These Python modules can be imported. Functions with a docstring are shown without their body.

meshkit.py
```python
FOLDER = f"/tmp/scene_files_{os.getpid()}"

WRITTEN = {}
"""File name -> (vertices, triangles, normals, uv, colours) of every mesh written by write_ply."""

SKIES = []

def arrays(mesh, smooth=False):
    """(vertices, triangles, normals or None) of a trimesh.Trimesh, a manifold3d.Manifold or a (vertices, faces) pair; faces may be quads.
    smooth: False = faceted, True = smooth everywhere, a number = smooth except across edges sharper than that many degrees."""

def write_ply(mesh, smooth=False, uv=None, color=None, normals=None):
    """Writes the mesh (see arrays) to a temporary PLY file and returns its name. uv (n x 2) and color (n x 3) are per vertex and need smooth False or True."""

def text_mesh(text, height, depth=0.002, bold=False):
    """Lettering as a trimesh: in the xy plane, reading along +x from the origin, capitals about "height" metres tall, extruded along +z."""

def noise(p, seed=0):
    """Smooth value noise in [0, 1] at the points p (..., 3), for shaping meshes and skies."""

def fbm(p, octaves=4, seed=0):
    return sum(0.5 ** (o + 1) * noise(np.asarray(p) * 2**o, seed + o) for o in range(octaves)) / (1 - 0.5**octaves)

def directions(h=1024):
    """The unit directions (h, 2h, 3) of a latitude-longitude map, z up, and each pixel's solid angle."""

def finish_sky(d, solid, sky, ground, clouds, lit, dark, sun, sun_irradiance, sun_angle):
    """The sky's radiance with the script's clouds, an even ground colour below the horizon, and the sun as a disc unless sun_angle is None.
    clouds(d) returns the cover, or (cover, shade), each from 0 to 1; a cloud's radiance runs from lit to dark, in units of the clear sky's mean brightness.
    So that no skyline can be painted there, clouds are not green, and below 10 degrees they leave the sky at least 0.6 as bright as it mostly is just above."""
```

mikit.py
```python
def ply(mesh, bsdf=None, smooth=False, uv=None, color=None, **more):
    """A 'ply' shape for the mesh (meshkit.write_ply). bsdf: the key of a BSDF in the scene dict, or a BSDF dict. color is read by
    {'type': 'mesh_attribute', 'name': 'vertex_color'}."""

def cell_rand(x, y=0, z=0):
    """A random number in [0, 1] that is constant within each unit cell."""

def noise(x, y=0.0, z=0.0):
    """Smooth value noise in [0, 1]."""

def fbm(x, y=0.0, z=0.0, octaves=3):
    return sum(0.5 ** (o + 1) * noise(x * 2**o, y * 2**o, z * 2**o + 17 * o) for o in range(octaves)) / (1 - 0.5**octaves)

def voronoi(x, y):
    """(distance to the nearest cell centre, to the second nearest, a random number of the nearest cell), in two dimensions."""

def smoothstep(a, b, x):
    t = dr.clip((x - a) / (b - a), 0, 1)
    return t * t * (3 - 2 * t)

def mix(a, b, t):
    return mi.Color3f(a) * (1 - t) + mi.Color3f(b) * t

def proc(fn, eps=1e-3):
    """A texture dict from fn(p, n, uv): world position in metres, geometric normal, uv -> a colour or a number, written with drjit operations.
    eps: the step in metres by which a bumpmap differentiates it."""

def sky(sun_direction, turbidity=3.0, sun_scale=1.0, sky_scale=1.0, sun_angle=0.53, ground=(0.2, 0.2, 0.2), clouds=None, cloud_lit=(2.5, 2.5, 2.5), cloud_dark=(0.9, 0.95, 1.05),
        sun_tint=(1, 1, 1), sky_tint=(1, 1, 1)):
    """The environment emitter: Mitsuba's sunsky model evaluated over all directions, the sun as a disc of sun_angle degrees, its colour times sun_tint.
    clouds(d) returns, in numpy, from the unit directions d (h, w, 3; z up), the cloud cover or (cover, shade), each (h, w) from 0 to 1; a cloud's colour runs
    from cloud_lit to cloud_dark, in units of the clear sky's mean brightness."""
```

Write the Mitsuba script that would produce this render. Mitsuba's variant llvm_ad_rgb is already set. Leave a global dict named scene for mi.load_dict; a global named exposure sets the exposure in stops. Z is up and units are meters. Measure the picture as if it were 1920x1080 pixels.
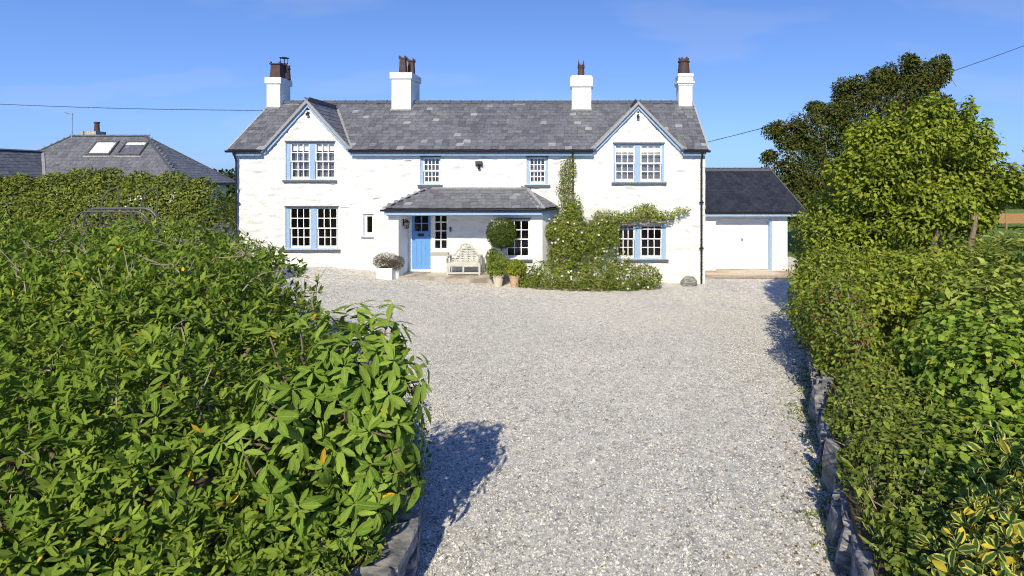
import math
import numpy as np
import trimesh
import manifold3d as m3
import shapely
from shapely.geometry import Polygon
import mitsuba as mi
import drjit as dr
import mikit
import meshkit
from mikit import proc, noise, fbm, voronoi, cell_rand, smoothstep, mix

T = mi.ScalarTransform4f
scene, labels = {}, {}

# ---------------------------------------------------------------- camera, sky, exposure
EYE = np.array([0.0, 0.0, 4.0])
scene['camera'] = {
    'type': 'perspective', 'fov': 80.85, 'fov_axis': 'x', 'near_clip': 0.1, 'far_clip': 9000.0,
    'principal_point_offset_x': -0.0677, 'principal_point_offset_y': 0.1944,
    'to_world': T().look_at(origin=[0, 0, 4.0], target=[0, 10, 4.0], up=[0, 0, 1]),
}
SUN_EL, SUN_AZ = math.radians(33.0), math.radians(4.5)


def wisps(d):
    q = np.stack([d[..., 0] / (d[..., 2] + 0.25) * 1.6, d[..., 1] / (d[..., 2] + 0.25) * 3.2, d[..., 2] * 0 + 3.0], -1)
    c = meshkit.fbm(q * 1.3, 5, 4)
    return np.clip((c - 0.56) * 0.8, 0, 0.08)


scene['sky'] = mikit.sky([-math.sin(SUN_AZ) * math.cos(SUN_EL), -math.cos(SUN_AZ) * math.cos(SUN_EL), math.sin(SUN_EL)],
                         turbidity=2.0, sky_tint=(0.68, 0.84, 1.32), sun_tint=(0.90, 1.0, 1.06), clouds=wisps)
exposure = 1.9


# ---------------------------------------------------------------- helpers
def numbered(name):
    if name not in scene and name not in THINGS:
        return name
    k = 1
    while f'{name}_{k:03d}' in scene or f'{name}_{k:03d}' in THINGS:
        k += 1
    return f'{name}_{k:03d}'


THINGS = set()


def thing(name, label, category, group=None):
    """A thing: the key its parts' keys start with."""
    key = numbered(name)
    THINGS.add(key)
    labels[key] = {'label': label, 'category': category}
    if group:
        labels[key]['group'] = group
    return key


COUNT = {}


def put(name, mesh, bsdf, parent=None, smooth=False, uv=None, kind=None, label=None, category=None, group=None):
    """One entry of the scene, keyed parent__name."""
    stem = f'{parent}__{name}' if parent else name
    k = COUNT.get(stem, 0)
    COUNT[stem] = k + 1
    key = stem if k == 0 else f'{stem}_{k:03d}'
    scene[key] = mikit.ply(mesh, bsdf, smooth=smooth, uv=uv)
    info = {a: b for a, b in (('kind', kind), ('label', label), ('category', category), ('group', group)) if b}
    if info:
        labels[key] = info
    return key


BOXF = np.array([[0, 1, 3], [0, 3, 2], [4, 6, 7], [4, 7, 5], [0, 4, 5], [0, 5, 1], [2, 3, 7], [2, 7, 6], [0, 2, 6], [0, 6, 4], [1, 5, 7], [1, 7, 3]])


class MB:
    """Collects shapes into one mesh."""

    def __init__(self):
        self.v, self.f, self.n = [], [], 0

    def add(self, v, f):
        v, f = np.asarray(v, float), np.asarray(f, int)
        self.v.append(v)
        self.f.append(f + self.n)
        self.n += len(v)
        return self

    def box(self, x0, x1, y0, y1, z0, z1):
        v = [[x, y, z] for x in sorted((x0, x1)) for y in sorted((y0, y1)) for z in sorted((z0, z1))]
        return self.add(v, BOXF)

    def beam(self, a, b, w, h, up=(0, 0, 1)):
        """A bar from a to b, w wide and h tall."""
        a, b = np.asarray(a, float), np.asarray(b, float)
        d = (b - a) / np.linalg.norm(b - a)
        s = np.cross(d, up)
        s /= np.linalg.norm(s)
        u = np.cross(s, d)
        v = [p + i * s * w / 2 + j * u * h / 2 for p in (a, b) for i in (-1, 1) for j in (-1, 1)]
        return self.add(v, BOXF)

    def tube(self, pts, r, sides=8):
        return self.add(*tube(pts, r, sides))

    def mesh(self, m):
        return self.add(m.vertices, m.faces)

    def prism(self, poly, axis, a, b):
        """A polygon (list of 2-D points) extruded from a to b along axis: 'y' takes (x, z), 'x' takes (y, z), 'z' takes (x, y)."""
        m = trimesh.creation.extrude_polygon(Polygon(poly), b - a, engine='earcut')
        v = np.array(m.vertices)
        f = np.array(m.faces)
        if axis == 'y':
            v = np.stack([v[:, 0], a + v[:, 2], v[:, 1]], 1)
            f = f[:, ::-1]
        elif axis == 'x':
            v = np.stack([a + v[:, 2], v[:, 0], v[:, 1]], 1)
        else:
            v = v + [0, 0, a]
        return self.add(v, f)

    def lathe(self, prof, at, n=20):
        prof = np.asarray(prof, float)
        ang = np.arange(n) * 2 * np.pi / n
        v = np.stack([prof[:, None, 0] * np.cos(ang) + at[0], prof[:, None, 0] * np.sin(ang) + at[1], np.repeat(prof[:, 1:2], n, 1) + at[2]], -1).reshape(-1, 3)
        i, j = np.meshgrid(np.arange(len(prof) - 1), np.arange(n), indexing='ij')
        q = np.stack([i * n + j, i * n + (j + 1) % n, (i + 1) * n + (j + 1) % n, (i + 1) * n + j], -1).reshape(-1, 4)
        return self.add(v, np.vstack([q[:, [0, 1, 2]], q[:, [0, 2, 3]]]))

    def get(self):
        return np.vstack(self.v), np.vstack(self.f)

    def put(self, name, bsdf, parent=None, **more):
        return put(name, self.get(), bsdf, parent, **more)


def tube(pts, r, sides=6):
    p = np.asarray(pts, float)
    t = np.gradient(p, axis=0)
    t /= np.linalg.norm(t, axis=1, keepdims=True) + 1e-12
    ref = np.array([0, 0, 1.0]) if abs(t[:, 2]).mean() < 0.9 else np.array([1.0, 0, 0])
    a = np.cross(t, ref)
    a /= np.linalg.norm(a, axis=1, keepdims=True) + 1e-12
    b, ang = np.cross(t, a), np.arange(sides) * 2 * np.pi / sides
    rr = np.broadcast_to(r, (len(p),))[:, None, None]
    v = (p[:, None] + rr * (np.cos(ang)[None, :, None] * a[:, None] + np.sin(ang)[None, :, None] * b[:, None])).reshape(-1, 3)
    i, j = np.meshgrid(np.arange(len(p) - 1), np.arange(sides), indexing='ij')
    q = np.stack([i * sides + j, i * sides + (j + 1) % sides, (i + 1) * sides + (j + 1) % sides, (i + 1) * sides + j], -1).reshape(-1, 4)
    f = [q[:, [0, 1, 2]], q[:, [0, 2, 3]]]
    n = len(v)
    caps = np.array([[0, k + 1, k] for k in range(1, sides - 1)] + [[n - sides, n - sides + k, n - sides + k + 1] for k in range(1, sides - 1)])
    return v, np.vstack(f + [caps])


def bsdf(name, color, rough=0.6, spec=0.5, bump=None, bump_eps=2e-3, twosided=True, **more):
    c = {'type': 'rgb', 'value': list(color)} if isinstance(color, (tuple, list)) else proc(color)
    b = {'type': 'principled', 'base_color': c, 'roughness': rough, 'specular': spec, **more}
    if bump is not None:
        b = {'type': 'bumpmap', 'arbitrary': proc(bump, eps=bump_eps), 'scale': 1.0, 'bsdf': b}
    scene[name] = {'type': 'twosided', 'bsdf': b} if twosided else b
    return name


def thin(name, color, rough=0.45, trans=0.7, spec_eta=1.45):
    c = {'type': 'rgb', 'value': list(color)} if isinstance(color, (tuple, list)) else proc(color)
    scene[name] = {'type': 'principledthin', 'base_color': c, 'roughness': rough, 'diff_trans': trans, 'eta': spec_eta, 'spec_trans': 0.0}
    return name


def gz(x, y):
    """Height of the drive: it falls gently towards the house and to the right along the front."""
    x, y = np.asarray(x, float), np.asarray(y, float)
    base = np.interp(x, [-40, -14, -9.6, -6.5, 0, 4.6, 9, 40], [0.9, 0.62, 0.51, 0.27, 0.05, -0.13, -0.16, -0.16])
    t = np.clip((20.5 - y) / 16.5, 0, 1)
    t = t * t * (3 - 2 * t) * 0.35 + t * 0.65
    w = np.clip((14 - np.abs(x)) / 10, 0, 1)
    return base * (1 - 0.7 * t * w) + 0.95 * t

# ---------------------------------------------------------------- materials
def chipping(t):
    """Colour of one stone chipping from a random number: grey slate, mid greys, pale limestone."""
    c = mix((0.29, 0.29, 0.28), (0.57, 0.565, 0.54), smoothstep(0.06, 0.85, t))
    c = mix(c, (0.17, 0.17, 0.17), smoothstep(0.11, 0.06, t))
    return mix(c, (0.70, 0.695, 0.67), smoothstep(0.86, 0.96, t))


def gravel_color(p, n, uv):
    a = voronoi(p.x * 46, p.y * 46)
    b = voronoi(p.x * 19 + 7, p.y * 19)
    c3 = voronoi(p.x * 9.3 + 3 + 0.4 * noise(p.x * 3, p.y * 3), p.y * 6.1 + 1)
    c = chipping(a[2])
    c = mix(c, chipping(b[2]), 0.5)
    c = mix(c, chipping(c3[2]), 0.25)
    big = fbm(p.x * 0.45, p.y * 0.45, 0.0, 4)
    return c * mix((0.98, 0.97, 0.965), (1.12, 1.09, 1.05), smoothstep(0.3, 0.7, big))


def pebble_color(p, n, uv):
    return chipping(uv.x) * (0.92 + 0.3 * noise(p.x * 90, p.y * 90, p.z * 90))


def gravel_bump(p, n, uv):
    a = voronoi(p.x * 46, p.y * 46)
    return 0.007 * dr.sqrt(dr.clip(1 - a[0] * 1.3, 0, 1)) * (0.5 + 0.8 * a[2]) + 0.01 * noise(p.x * 5, p.y * 5)


def earth_color(p, n, uv):
    return mix((0.06, 0.045, 0.03), (0.14, 0.11, 0.07), fbm(p.x * 6, p.y * 6, p.z * 6, 4))


def grass_color(p, n, uv):
    return mix((0.05, 0.09, 0.02), (0.11, 0.15, 0.04), fbm(p.x * 0.7, p.y * 0.7, 0.0, 5))


def rough_wall_color(p, n, uv):
    a = fbm(p.x * 1.1, p.z * 2.3, p.y * 2, 4)
    s = smoothstep(0.66, 0.8, fbm(p.x * 2.2 + 9, p.z * 6.0, 3.0, 4))
    c = mix((0.70, 0.72, 0.745), (0.76, 0.78, 0.80), a)
    return mix(c, (0.56, 0.56, 0.55), s * 0.45)


def rough_wall_bump(p, n, uv):
    return 0.012 * fbm(p.x * 9, p.z * 16, p.y * 9, 3)


def render_color(p, n, uv):
    return mix((0.72, 0.74, 0.76), (0.78, 0.795, 0.81), fbm(p.x * 2, p.y * 2, p.z * 2, 4))


def slate_color(p, n, uv):
    t = uv.x
    c = mix((0.112, 0.119, 0.140), (0.172, 0.180, 0.208), t)
    c = mix(c, (0.30, 0.31, 0.335), smoothstep(0.95, 0.98, t))
    c = mix(c, (0.112, 0.108, 0.130), smoothstep(0.2, 0.1, t))
    g = fbm(p.x * 9, p.y * 9, p.z * 9, 3)
    lich = smoothstep(0.68, 0.76, fbm(p.x * 1.7 + 5, p.y * 1.7, p.z * 3.0, 5))
    return mix(c * (0.72 + 0.56 * g), (0.26, 0.262, 0.235), lich * 0.4)


def slate_dark_color(p, n, uv):
    t = uv.x
    return mix((0.020, 0.023, 0.033), (0.036, 0.040, 0.055), t) * (0.7 + 0.6 * fbm(p.x * 6, p.y * 6, p.z * 6, 3))


def slate_bump(p, n, uv):
    return 0.006 * fbm(p.x * 14, p.y * 14, p.z * 14, 3)


def stone_color(p, n, uv):
    g = fbm(p.x * 11, p.y * 11, p.z * 24, 4)
    c = mix((0.11, 0.11, 0.115), (0.36, 0.355, 0.345), smoothstep(0.2, 0.8, g))
    l = smoothstep(0.58, 0.7, fbm(p.x * 4 + 3, p.y * 4, p.z * 4, 4))
    return mix(c, (0.23, 0.24, 0.12), l * 0.5)


def stone_bump(p, n, uv):
    return 0.035 * fbm(p.x * 13, p.y * 13, p.z * 40, 4)


def paving_color(p, n, uv):
    return mix((0.22, 0.19, 0.16), (0.46, 0.42, 0.37), smoothstep(0.25, 0.75, fbm(p.x * 2.2, p.y * 2.2, 0.0, 5)))


def concrete_color(p, n, uv):
    c = mix((0.30, 0.24, 0.18), (0.46, 0.40, 0.33), smoothstep(0.3, 0.7, fbm(p.x * 0.9, p.y * 1.5, 0.0, 5)))
    return c * (0.8 + 0.4 * noise(p.x * 40, p.y * 40))


def terracotta_color(p, n, uv):
    return mix((0.42, 0.24, 0.15), (0.62, 0.46, 0.34), fbm(p.x * 5, p.y * 5, p.z * 5, 4))


def pot_color(p, n, uv):
    return mix((0.05, 0.032, 0.035), (0.115, 0.072, 0.07), fbm(p.x * 6, p.y * 6, p.z * 6, 4))


def bark_color(p, n, uv):
    return mix((0.10, 0.075, 0.05), (0.30, 0.25, 0.18), fbm(p.x * 30, p.y * 30, p.z * 7, 4))


def twig_color(p, n, uv):
    return mix((0.16, 0.13, 0.10), (0.42, 0.38, 0.32), fbm(p.x * 13, p.y * 13, p.z * 13, 3))


def weathered_wood(p, n, uv):
    return mix((0.40, 0.40, 0.39), (0.66, 0.655, 0.64), fbm(p.x * 12, p.y * 12, p.z * 12, 4))


def gutter_black(p, n, uv):
    return mi.Color3f(0.018, 0.019, 0.026)


bsdf('mat_pebble', pebble_color, 0.75, 0.35)
bsdf('mat_gravel', gravel_color, 0.85, 0.3, gravel_bump, 4e-3)
bsdf('mat_earth', earth_color, 0.95, 0.2)
bsdf('mat_grass_ground', grass_color, 0.95, 0.2)
bsdf('mat_far_hill', (0.06, 0.09, 0.04), 0.95, 0.1)
bsdf('mat_wall', rough_wall_color, 0.75, 0.3, rough_wall_bump, 5e-3)
bsdf('mat_render', render_color, 0.7, 0.3)
bsdf('mat_white_paint', (0.82, 0.82, 0.82), 0.35, 0.5)
bsdf('mat_blue_paint', (0.31, 0.46, 0.69), 0.35, 0.5)
bsdf('mat_door_blue', (0.14, 0.33, 0.70), 0.3, 0.5)
bsdf('mat_pale_blue', (0.52, 0.60, 0.72), 0.4, 0.4)
bsdf('mat_slate', slate_color, 0.5, 0.5, slate_bump, 3e-3)
bsdf('mat_slate_dark', slate_dark_color, 0.5, 0.5)
bsdf('mat_slate_plain', (0.10, 0.105, 0.125), 0.5, 0.5)
bsdf('mat_underlay', (0.04, 0.04, 0.045), 0.9, 0.2)
bsdf('mat_lead', (0.30, 0.31, 0.34), 0.45, 0.5)
bsdf('mat_mortar', (0.42, 0.41, 0.39), 0.9, 0.2)
bsdf('mat_black', gutter_black, 0.35, 0.5)
bsdf('mat_stone', stone_color, 0.85, 0.3, stone_bump, 3e-3)
bsdf('mat_paving', paving_color, 0.8, 0.3)
bsdf('mat_concrete', concrete_color, 0.85, 0.3)
bsdf('mat_terracotta', terracotta_color, 0.8, 0.3)
bsdf('mat_pale_pot', (0.62, 0.57, 0.48), 0.8, 0.3)
bsdf('mat_chimney_pot', pot_color, 0.7, 0.3)
bsdf('mat_bark', bark_color, 0.9, 0.2)
bsdf('mat_twig', twig_color, 0.85, 0.2)
bsdf('mat_bench', weathered_wood, 0.75, 0.3)
bsdf('mat_fence', (0.36, 0.21, 0.10), 0.8, 0.3)
bsdf('mat_room', (0.30, 0.28, 0.26), 0.9, 0.1)
bsdf('mat_floor_wood', (0.10, 0.07, 0.05), 0.6, 0.3)
bsdf('mat_steel', (0.45, 0.46, 0.47), 0.35, 0.5, metallic=0.6)
thin('mat_net', (0.33, 0.345, 0.41), 0.9, 0.8)
bsdf('mat_blind', (0.74, 0.74, 0.72), 0.8, 0.2)
scene['mat_glass'] = {'type': 'thindielectric', 'int_ior': 1.52}


def leafmat(name, lo, hi, rib=None, odd=None, odd_from=0.97, rough=0.4, trans=0.4, edge=None):
    def fn(p, n, uv):
        t = uv.x
        c = mix(lo, hi, t) * (0.85 + 0.3 * noise(p.x * 23, p.y * 23, p.z * 23))
        if edge is not None:
            c = mix(c, edge, smoothstep(0.5, 0.72, uv.y + 0.35 * (noise(p.x * 55, p.y * 55, p.z * 55) - 0.5)))
        if rib is not None:
            c = mix(c, rib, smoothstep(0.10, 0.03, uv.y) * 0.7)
        if odd is not None:
            c = mix(c, odd, dr.select(t > odd_from, mi.Float(1), mi.Float(0)))
        return c
    return thin(name, fn, rough, trans)


leafmat('leaf_rhododendron', (0.10, 0.19, 0.022), (0.30, 0.42, 0.075), (0.38, 0.44, 0.16), (0.62, 0.38, 0.04), 0.985, 0.33, 0.4)
leafmat('leaf_azalea', (0.065, 0.14, 0.016), (0.30, 0.40, 0.06), (0.32, 0.37, 0.12), (0.66, 0.44, 0.04), 0.988, 0.27, 0.4)
leafmat('leaf_hedge', (0.06, 0.10, 0.018), (0.29, 0.33, 0.07), rough=0.4)
leafmat('leaf_privet', (0.08, 0.14, 0.016), (0.40, 0.45, 0.07), rough=0.4)
leafmat('leaf_bright', (0.10, 0.155, 0.016), (0.36, 0.42, 0.06), rough=0.4)
leafmat('leaf_dark_tree', (0.03, 0.055, 0.012), (0.16, 0.19, 0.038), None, (0.20, 0.14, 0.05), 0.86, 0.45)
leafmat('leaf_ivy', (0.09, 0.19, 0.016), (0.38, 0.50, 0.08), (0.24, 0.34, 0.10), (0.45, 0.42, 0.06), 0.985, 0.33, 0.4)
leafmat('leaf_laurel', (0.11, 0.18, 0.022), (0.42, 0.48, 0.11), None, None, 1, 0.35)
leafmat('leaf_red', (0.09, 0.15, 0.02), (0.33, 0.40, 0.07), None, (0.26, 0.10, 0.045), 0.93, 0.45)
leafmat('leaf_variegated', (0.05, 0.11, 0.03), (0.12, 0.20, 0.06), None, (0.66, 0.56, 0.07), 0.84, 0.3, 0.4, (0.62, 0.58, 0.14))
leafmat('leaf_rose', (0.07, 0.13, 0.02), (0.32, 0.36, 0.07), rough=0.4)
leafmat('leaf_topiary', (0.04, 0.07, 0.014), (0.13, 0.17, 0.03), rough=0.4)
leafmat('leaf_heather', (0.06, 0.065, 0.04), (0.17, 0.155, 0.115), None, (0.28, 0.20, 0.21), 0.93, 0.6)
leafmat('leaf_grey', (0.12, 0.16, 0.13), (0.24, 0.29, 0.25), rough=0.6)
leafmat('leaf_far', (0.025, 0.045, 0.02), (0.06, 0.085, 0.035), rough=0.6)
leafmat('leaf_litter', (0.16, 0.08, 0.03), (0.40, 0.26, 0.08), rough=0.7)
leafmat('leaf_weed', (0.08, 0.13, 0.022), (0.32, 0.38, 0.08), rough=0.5)
leafmat('leaf_straw', (0.25, 0.20, 0.11), (0.52, 0.45, 0.30), rough=0.7)
thin('petal_white', (0.78, 0.77, 0.76), 0.6, 0.6)
thin('petal_pink', (0.62, 0.52, 0.56), 0.6, 0.6)
bsdf('mat_iron', (0.09, 0.095, 0.105), 0.5, 0.5)

# ---------------------------------------------------------------- ground, drive, beds
def grid_sheet(xs, ys, height):
    X, Y = np.meshgrid(xs, ys, indexing='ij')
    v = np.stack([X, Y, height(X, Y)], -1).reshape(-1, 3)
    n = len(ys)
    i, j = np.meshgrid(np.arange(len(xs) - 1), np.arange(n - 1), indexing='ij')
    q = np.stack([i * n + j, (i + 1) * n + j, (i + 1) * n + j + 1, i * n + j + 1], -1).reshape(-1, 4)
    return v, np.vstack([q[:, [0, 1, 2]], q[:, [0, 2, 3]]])


def field_z(x, y):
    d = np.maximum(np.hypot(x, y - 10) - 60, 0)
    return gz(x, np.minimum(y, 60)) - 0.06 - 0.008 * d


xs = np.concatenate([np.array([-7000, -3000, -1200, -500, -250, -120, -80, -60]), np.arange(-48, 49, 2.0), np.array([60, 80, 120, 250, 500, 1200, 3000, 7000])])
ys = np.concatenate([np.array([-3000, -800, -200, -60, -30]), np.arange(-16, 60, 2.0), np.array([70, 90, 120, 200, 400, 900, 2000, 5000])])
put('ground', grid_sheet(xs, ys, field_z), 'mat_grass_ground', kind='structure', smooth=True)
put('gravel_drive', grid_sheet(np.arange(-18, 11.01, 0.4), np.arange(-1, 31.01, 0.4), gz), 'mat_gravel', kind='structure', smooth=True)


def far_hill(x0, x1, y, h, seed):
    xs = np.linspace(x0, x1, 160)
    ys = np.linspace(y - 260, y + 500, 12)
    def height(X, Y):
        f = np.clip((Y - ys[0]) / 300, 0, 1)
        edge = np.clip((X - x0) / (0.2 * (x1 - x0)), 0, 1) * np.clip((x1 - X) / (0.2 * (x1 - x0)), 0, 1)
        return -30 + f * (30 + h * edge * (0.55 + 0.7 * meshkit.fbm(np.stack([X / 420, Y / 900, X * 0], -1), 4, seed)))
    return grid_sheet(xs, ys, height)


put('hills', far_hill(1600, 5200, 3000, 26, 3), 'mat_far_hill', kind='structure', smooth=True)


def raised_bed(name, outline, height, parent=None, kind='structure', mat='mat_earth'):
    poly = shapely.segmentize(Polygon(outline), 0.7)
    cs = m3.CrossSection([np.array(poly.exterior.coords)[:-1]])
    m = m3.Manifold.extrude(cs, 1.0)
    if m.volume() < 0:
        raise ValueError(name)
    mesh = m.refine_to_length(0.6).to_mesh()
    v, f = mesh.vert_properties[:, :3].astype(float), mesh.tri_verts
    rim = shapely.distance(shapely.points(v[:, :2]), poly.exterior)
    top = gz(v[:, 0], v[:, 1]) + height * (0.75 + 0.25 * np.clip(rim / 0.8, 0, 1)) + 0.14 * (meshkit.fbm(v * 1.3, 3, 5) - 0.5) * (rim > 0.05)
    v[:, 2] = np.where(v[:, 2] > 0.5, top, gz(v[:, 0], v[:, 1]) - 0.3)
    return put(name, (v, f), mat, parent, kind=kind, smooth=40)


LEFT_EDGE = [(-1.30, -1.0), (-1.30, 4.6), (-1.5, 5.6), (-2.1, 7.0), (-3.6, 9.2), (-5.6, 11.4), (-7.6, 13.6), (-9.2, 15.6), (-9.6, 17.6), (-10.8, 18.6), (-17.5, 18.8)]
RIGHT_EDGE = [(1.5, -1.0), (1.72, 3.0), (2.22, 5.0), (2.90, 7.0), (3.58, 9.0), (4.3, 11.0), (5.05, 13.2), (6.3, 17.0), (7.1, 19.6)]
raised_bed('garden_bed', [(-17.5, -1.0)] + LEFT_EDGE, 0.5)
raised_bed('garden_bed', (RIGHT_EDGE + [(16.0, 19.6), (16.0, -1.0)])[::-1], 0.5)

# concrete in front of the garage
m = grid_sheet(np.linspace(4.78, 10.2, 14), np.linspace(24.2, 26.6, 7), lambda X, Y: gz(X, Y) * 0 - 0.125)
put('pavement', m, 'mat_concrete', kind='structure', smooth=True)

# loose chippings lying on the nearer part of the drive
rng = np.random.default_rng(55)
k = 430000
y = 3.2 + 15 * rng.uniform(0, 1, k) ** 1.9
le = np.interp(y, np.array(LEFT_EDGE)[:, 1], np.array(LEFT_EDGE)[:, 0]) - 0.1
re_ = np.interp(y, np.array(RIGHT_EDGE)[:, 1], np.array(RIGHT_EDGE)[:, 0]) + 0.1
x = rng.uniform(-8.5, 6.6, k)
ok = (x > np.maximum(le, -0.75 * y)) & (x < re_)
x, y = x[ok], y[ok]
k = len(x)
r = rng.lognormal(math.log(0.0085), 0.3, k)
stone = np.array([[1, 0, 0], [0, 1, 0], [-1, 0, 0], [0, -1, 0], [0, 0, 1]], float)
faces = np.array([[0, 1, 4], [1, 2, 4], [2, 3, 4], [3, 0, 4]])
V = stone[None] * r[:, None, None] * rng.uniform(0.65, 1.35, (k, 5, 1)) * np.array([1, 1, 0.9])
V += rng.normal(0, 0.25, (k, 5, 3)) * r[:, None, None]
th = rng.uniform(0, 2 * math.pi, k)
c_, s_ = np.cos(th)[:, None], np.sin(th)[:, None]
V = np.stack([V[..., 0] * c_ - V[..., 1] * s_ + x[:, None], V[..., 0] * s_ + V[..., 1] * c_ + y[:, None], V[..., 2] + gz(x, y)[:, None] + 0.1 * r[:, None]], -1)
tone = np.repeat(rng.uniform(0, 1, k), 5)
put('loose_gravel', (V.reshape(-1, 3), (faces[None] + 5 * np.arange(k)[:, None, None]).reshape(-1, 3)), 'mat_pebble', uv=np.stack([tone, tone], 1), kind='stuff', label='loose grey and white stone chippings covering the drive', category='gravel')

# ---------------------------------------------------------------- farmhouse
rng = np.random.default_rng(11)
house = thing('farmhouse', 'long whitewashed stone house with slate roof, two small gables and blue woodwork', 'house')
XL, XR, YF, YB = -13.24, 4.74, 23.0, 29.0
EAVE_Y, EAVE_Z, SLOPE = 22.76, 4.98, 0.675
RIDGE_Y = 26.0
RIDGE_Z = EAVE_Z + SLOPE * (RIDGE_Y - EAVE_Y)
GABLES = [(-10.44, 1.70, 6.86), (2.17, 1.77, 6.80)]       # centre x, half width at the eaves, apex z

WINDOWS = [   # key suffix, opening x0,x1,z0,z1, sashes, columns, net
    dict(x=(-11.316, -9.429), z=(3.847, 5.306), sash=[(-11.173, -10.429), (-10.224, -9.459)], cols=3, net=True, blind=True, tag='upper left'),
    dict(x=(1.235, 3.163), z=(3.765, 5.245), sash=[(1.286, 2.051), (2.265, 3.082), ], cols=3, net=True, blind=True, tag='upper right'),
    dict(x=(-11.327, -9.306), z=(1.194, 2.816), sash=[(-11.194, -10.398), (-10.163, -9.367), ], cols=3, net=False, blind=False, tag='lower left'),
    dict(x=(1.316, 3.235), z=(0.816, 2.388), sash=[(1.367, 2.041), (2.265, 3.102), ], cols=3, net=False, blind=True, tag='lower right'),
    dict(x=(-6.163, -5.398), z=(3.663, 4.745), sash=[(-6.071, -5.429), ], cols=4, net=True, blind=False, tag='small one left'),
    dict(x=(-2.092, -1.276), z=(3.663, 4.745), sash=[(-2.000, -1.378), ], cols=4, net=True, blind=False, tag='small one right'),
]
LOO = (-8.357, -7.939, 1.694, 2.551)
DOOR = (-6.56, -5.72, 0.42, 2.62)
SIDE = (-5.69, -5.10, 1.17, 2.62)
holes = [(w['x'][0], w['x'][1], w['z'][0], w['z'][1]) for w in WINDOWS] + [LOO, DOOR, SIDE, (-3.1, -1.25, 0.40, 2.45)]


def gable_cut(z, k):
    """The gap in the main roof at height z where gable k stands (x0, x1), or None."""
    c, hw, za = GABLES[k]
    t = (z - EAVE_Z) / (za - EAVE_Z)
    return (c - hw * (1 - t), c + hw * (1 - t)) if t < 1 else None


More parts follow.
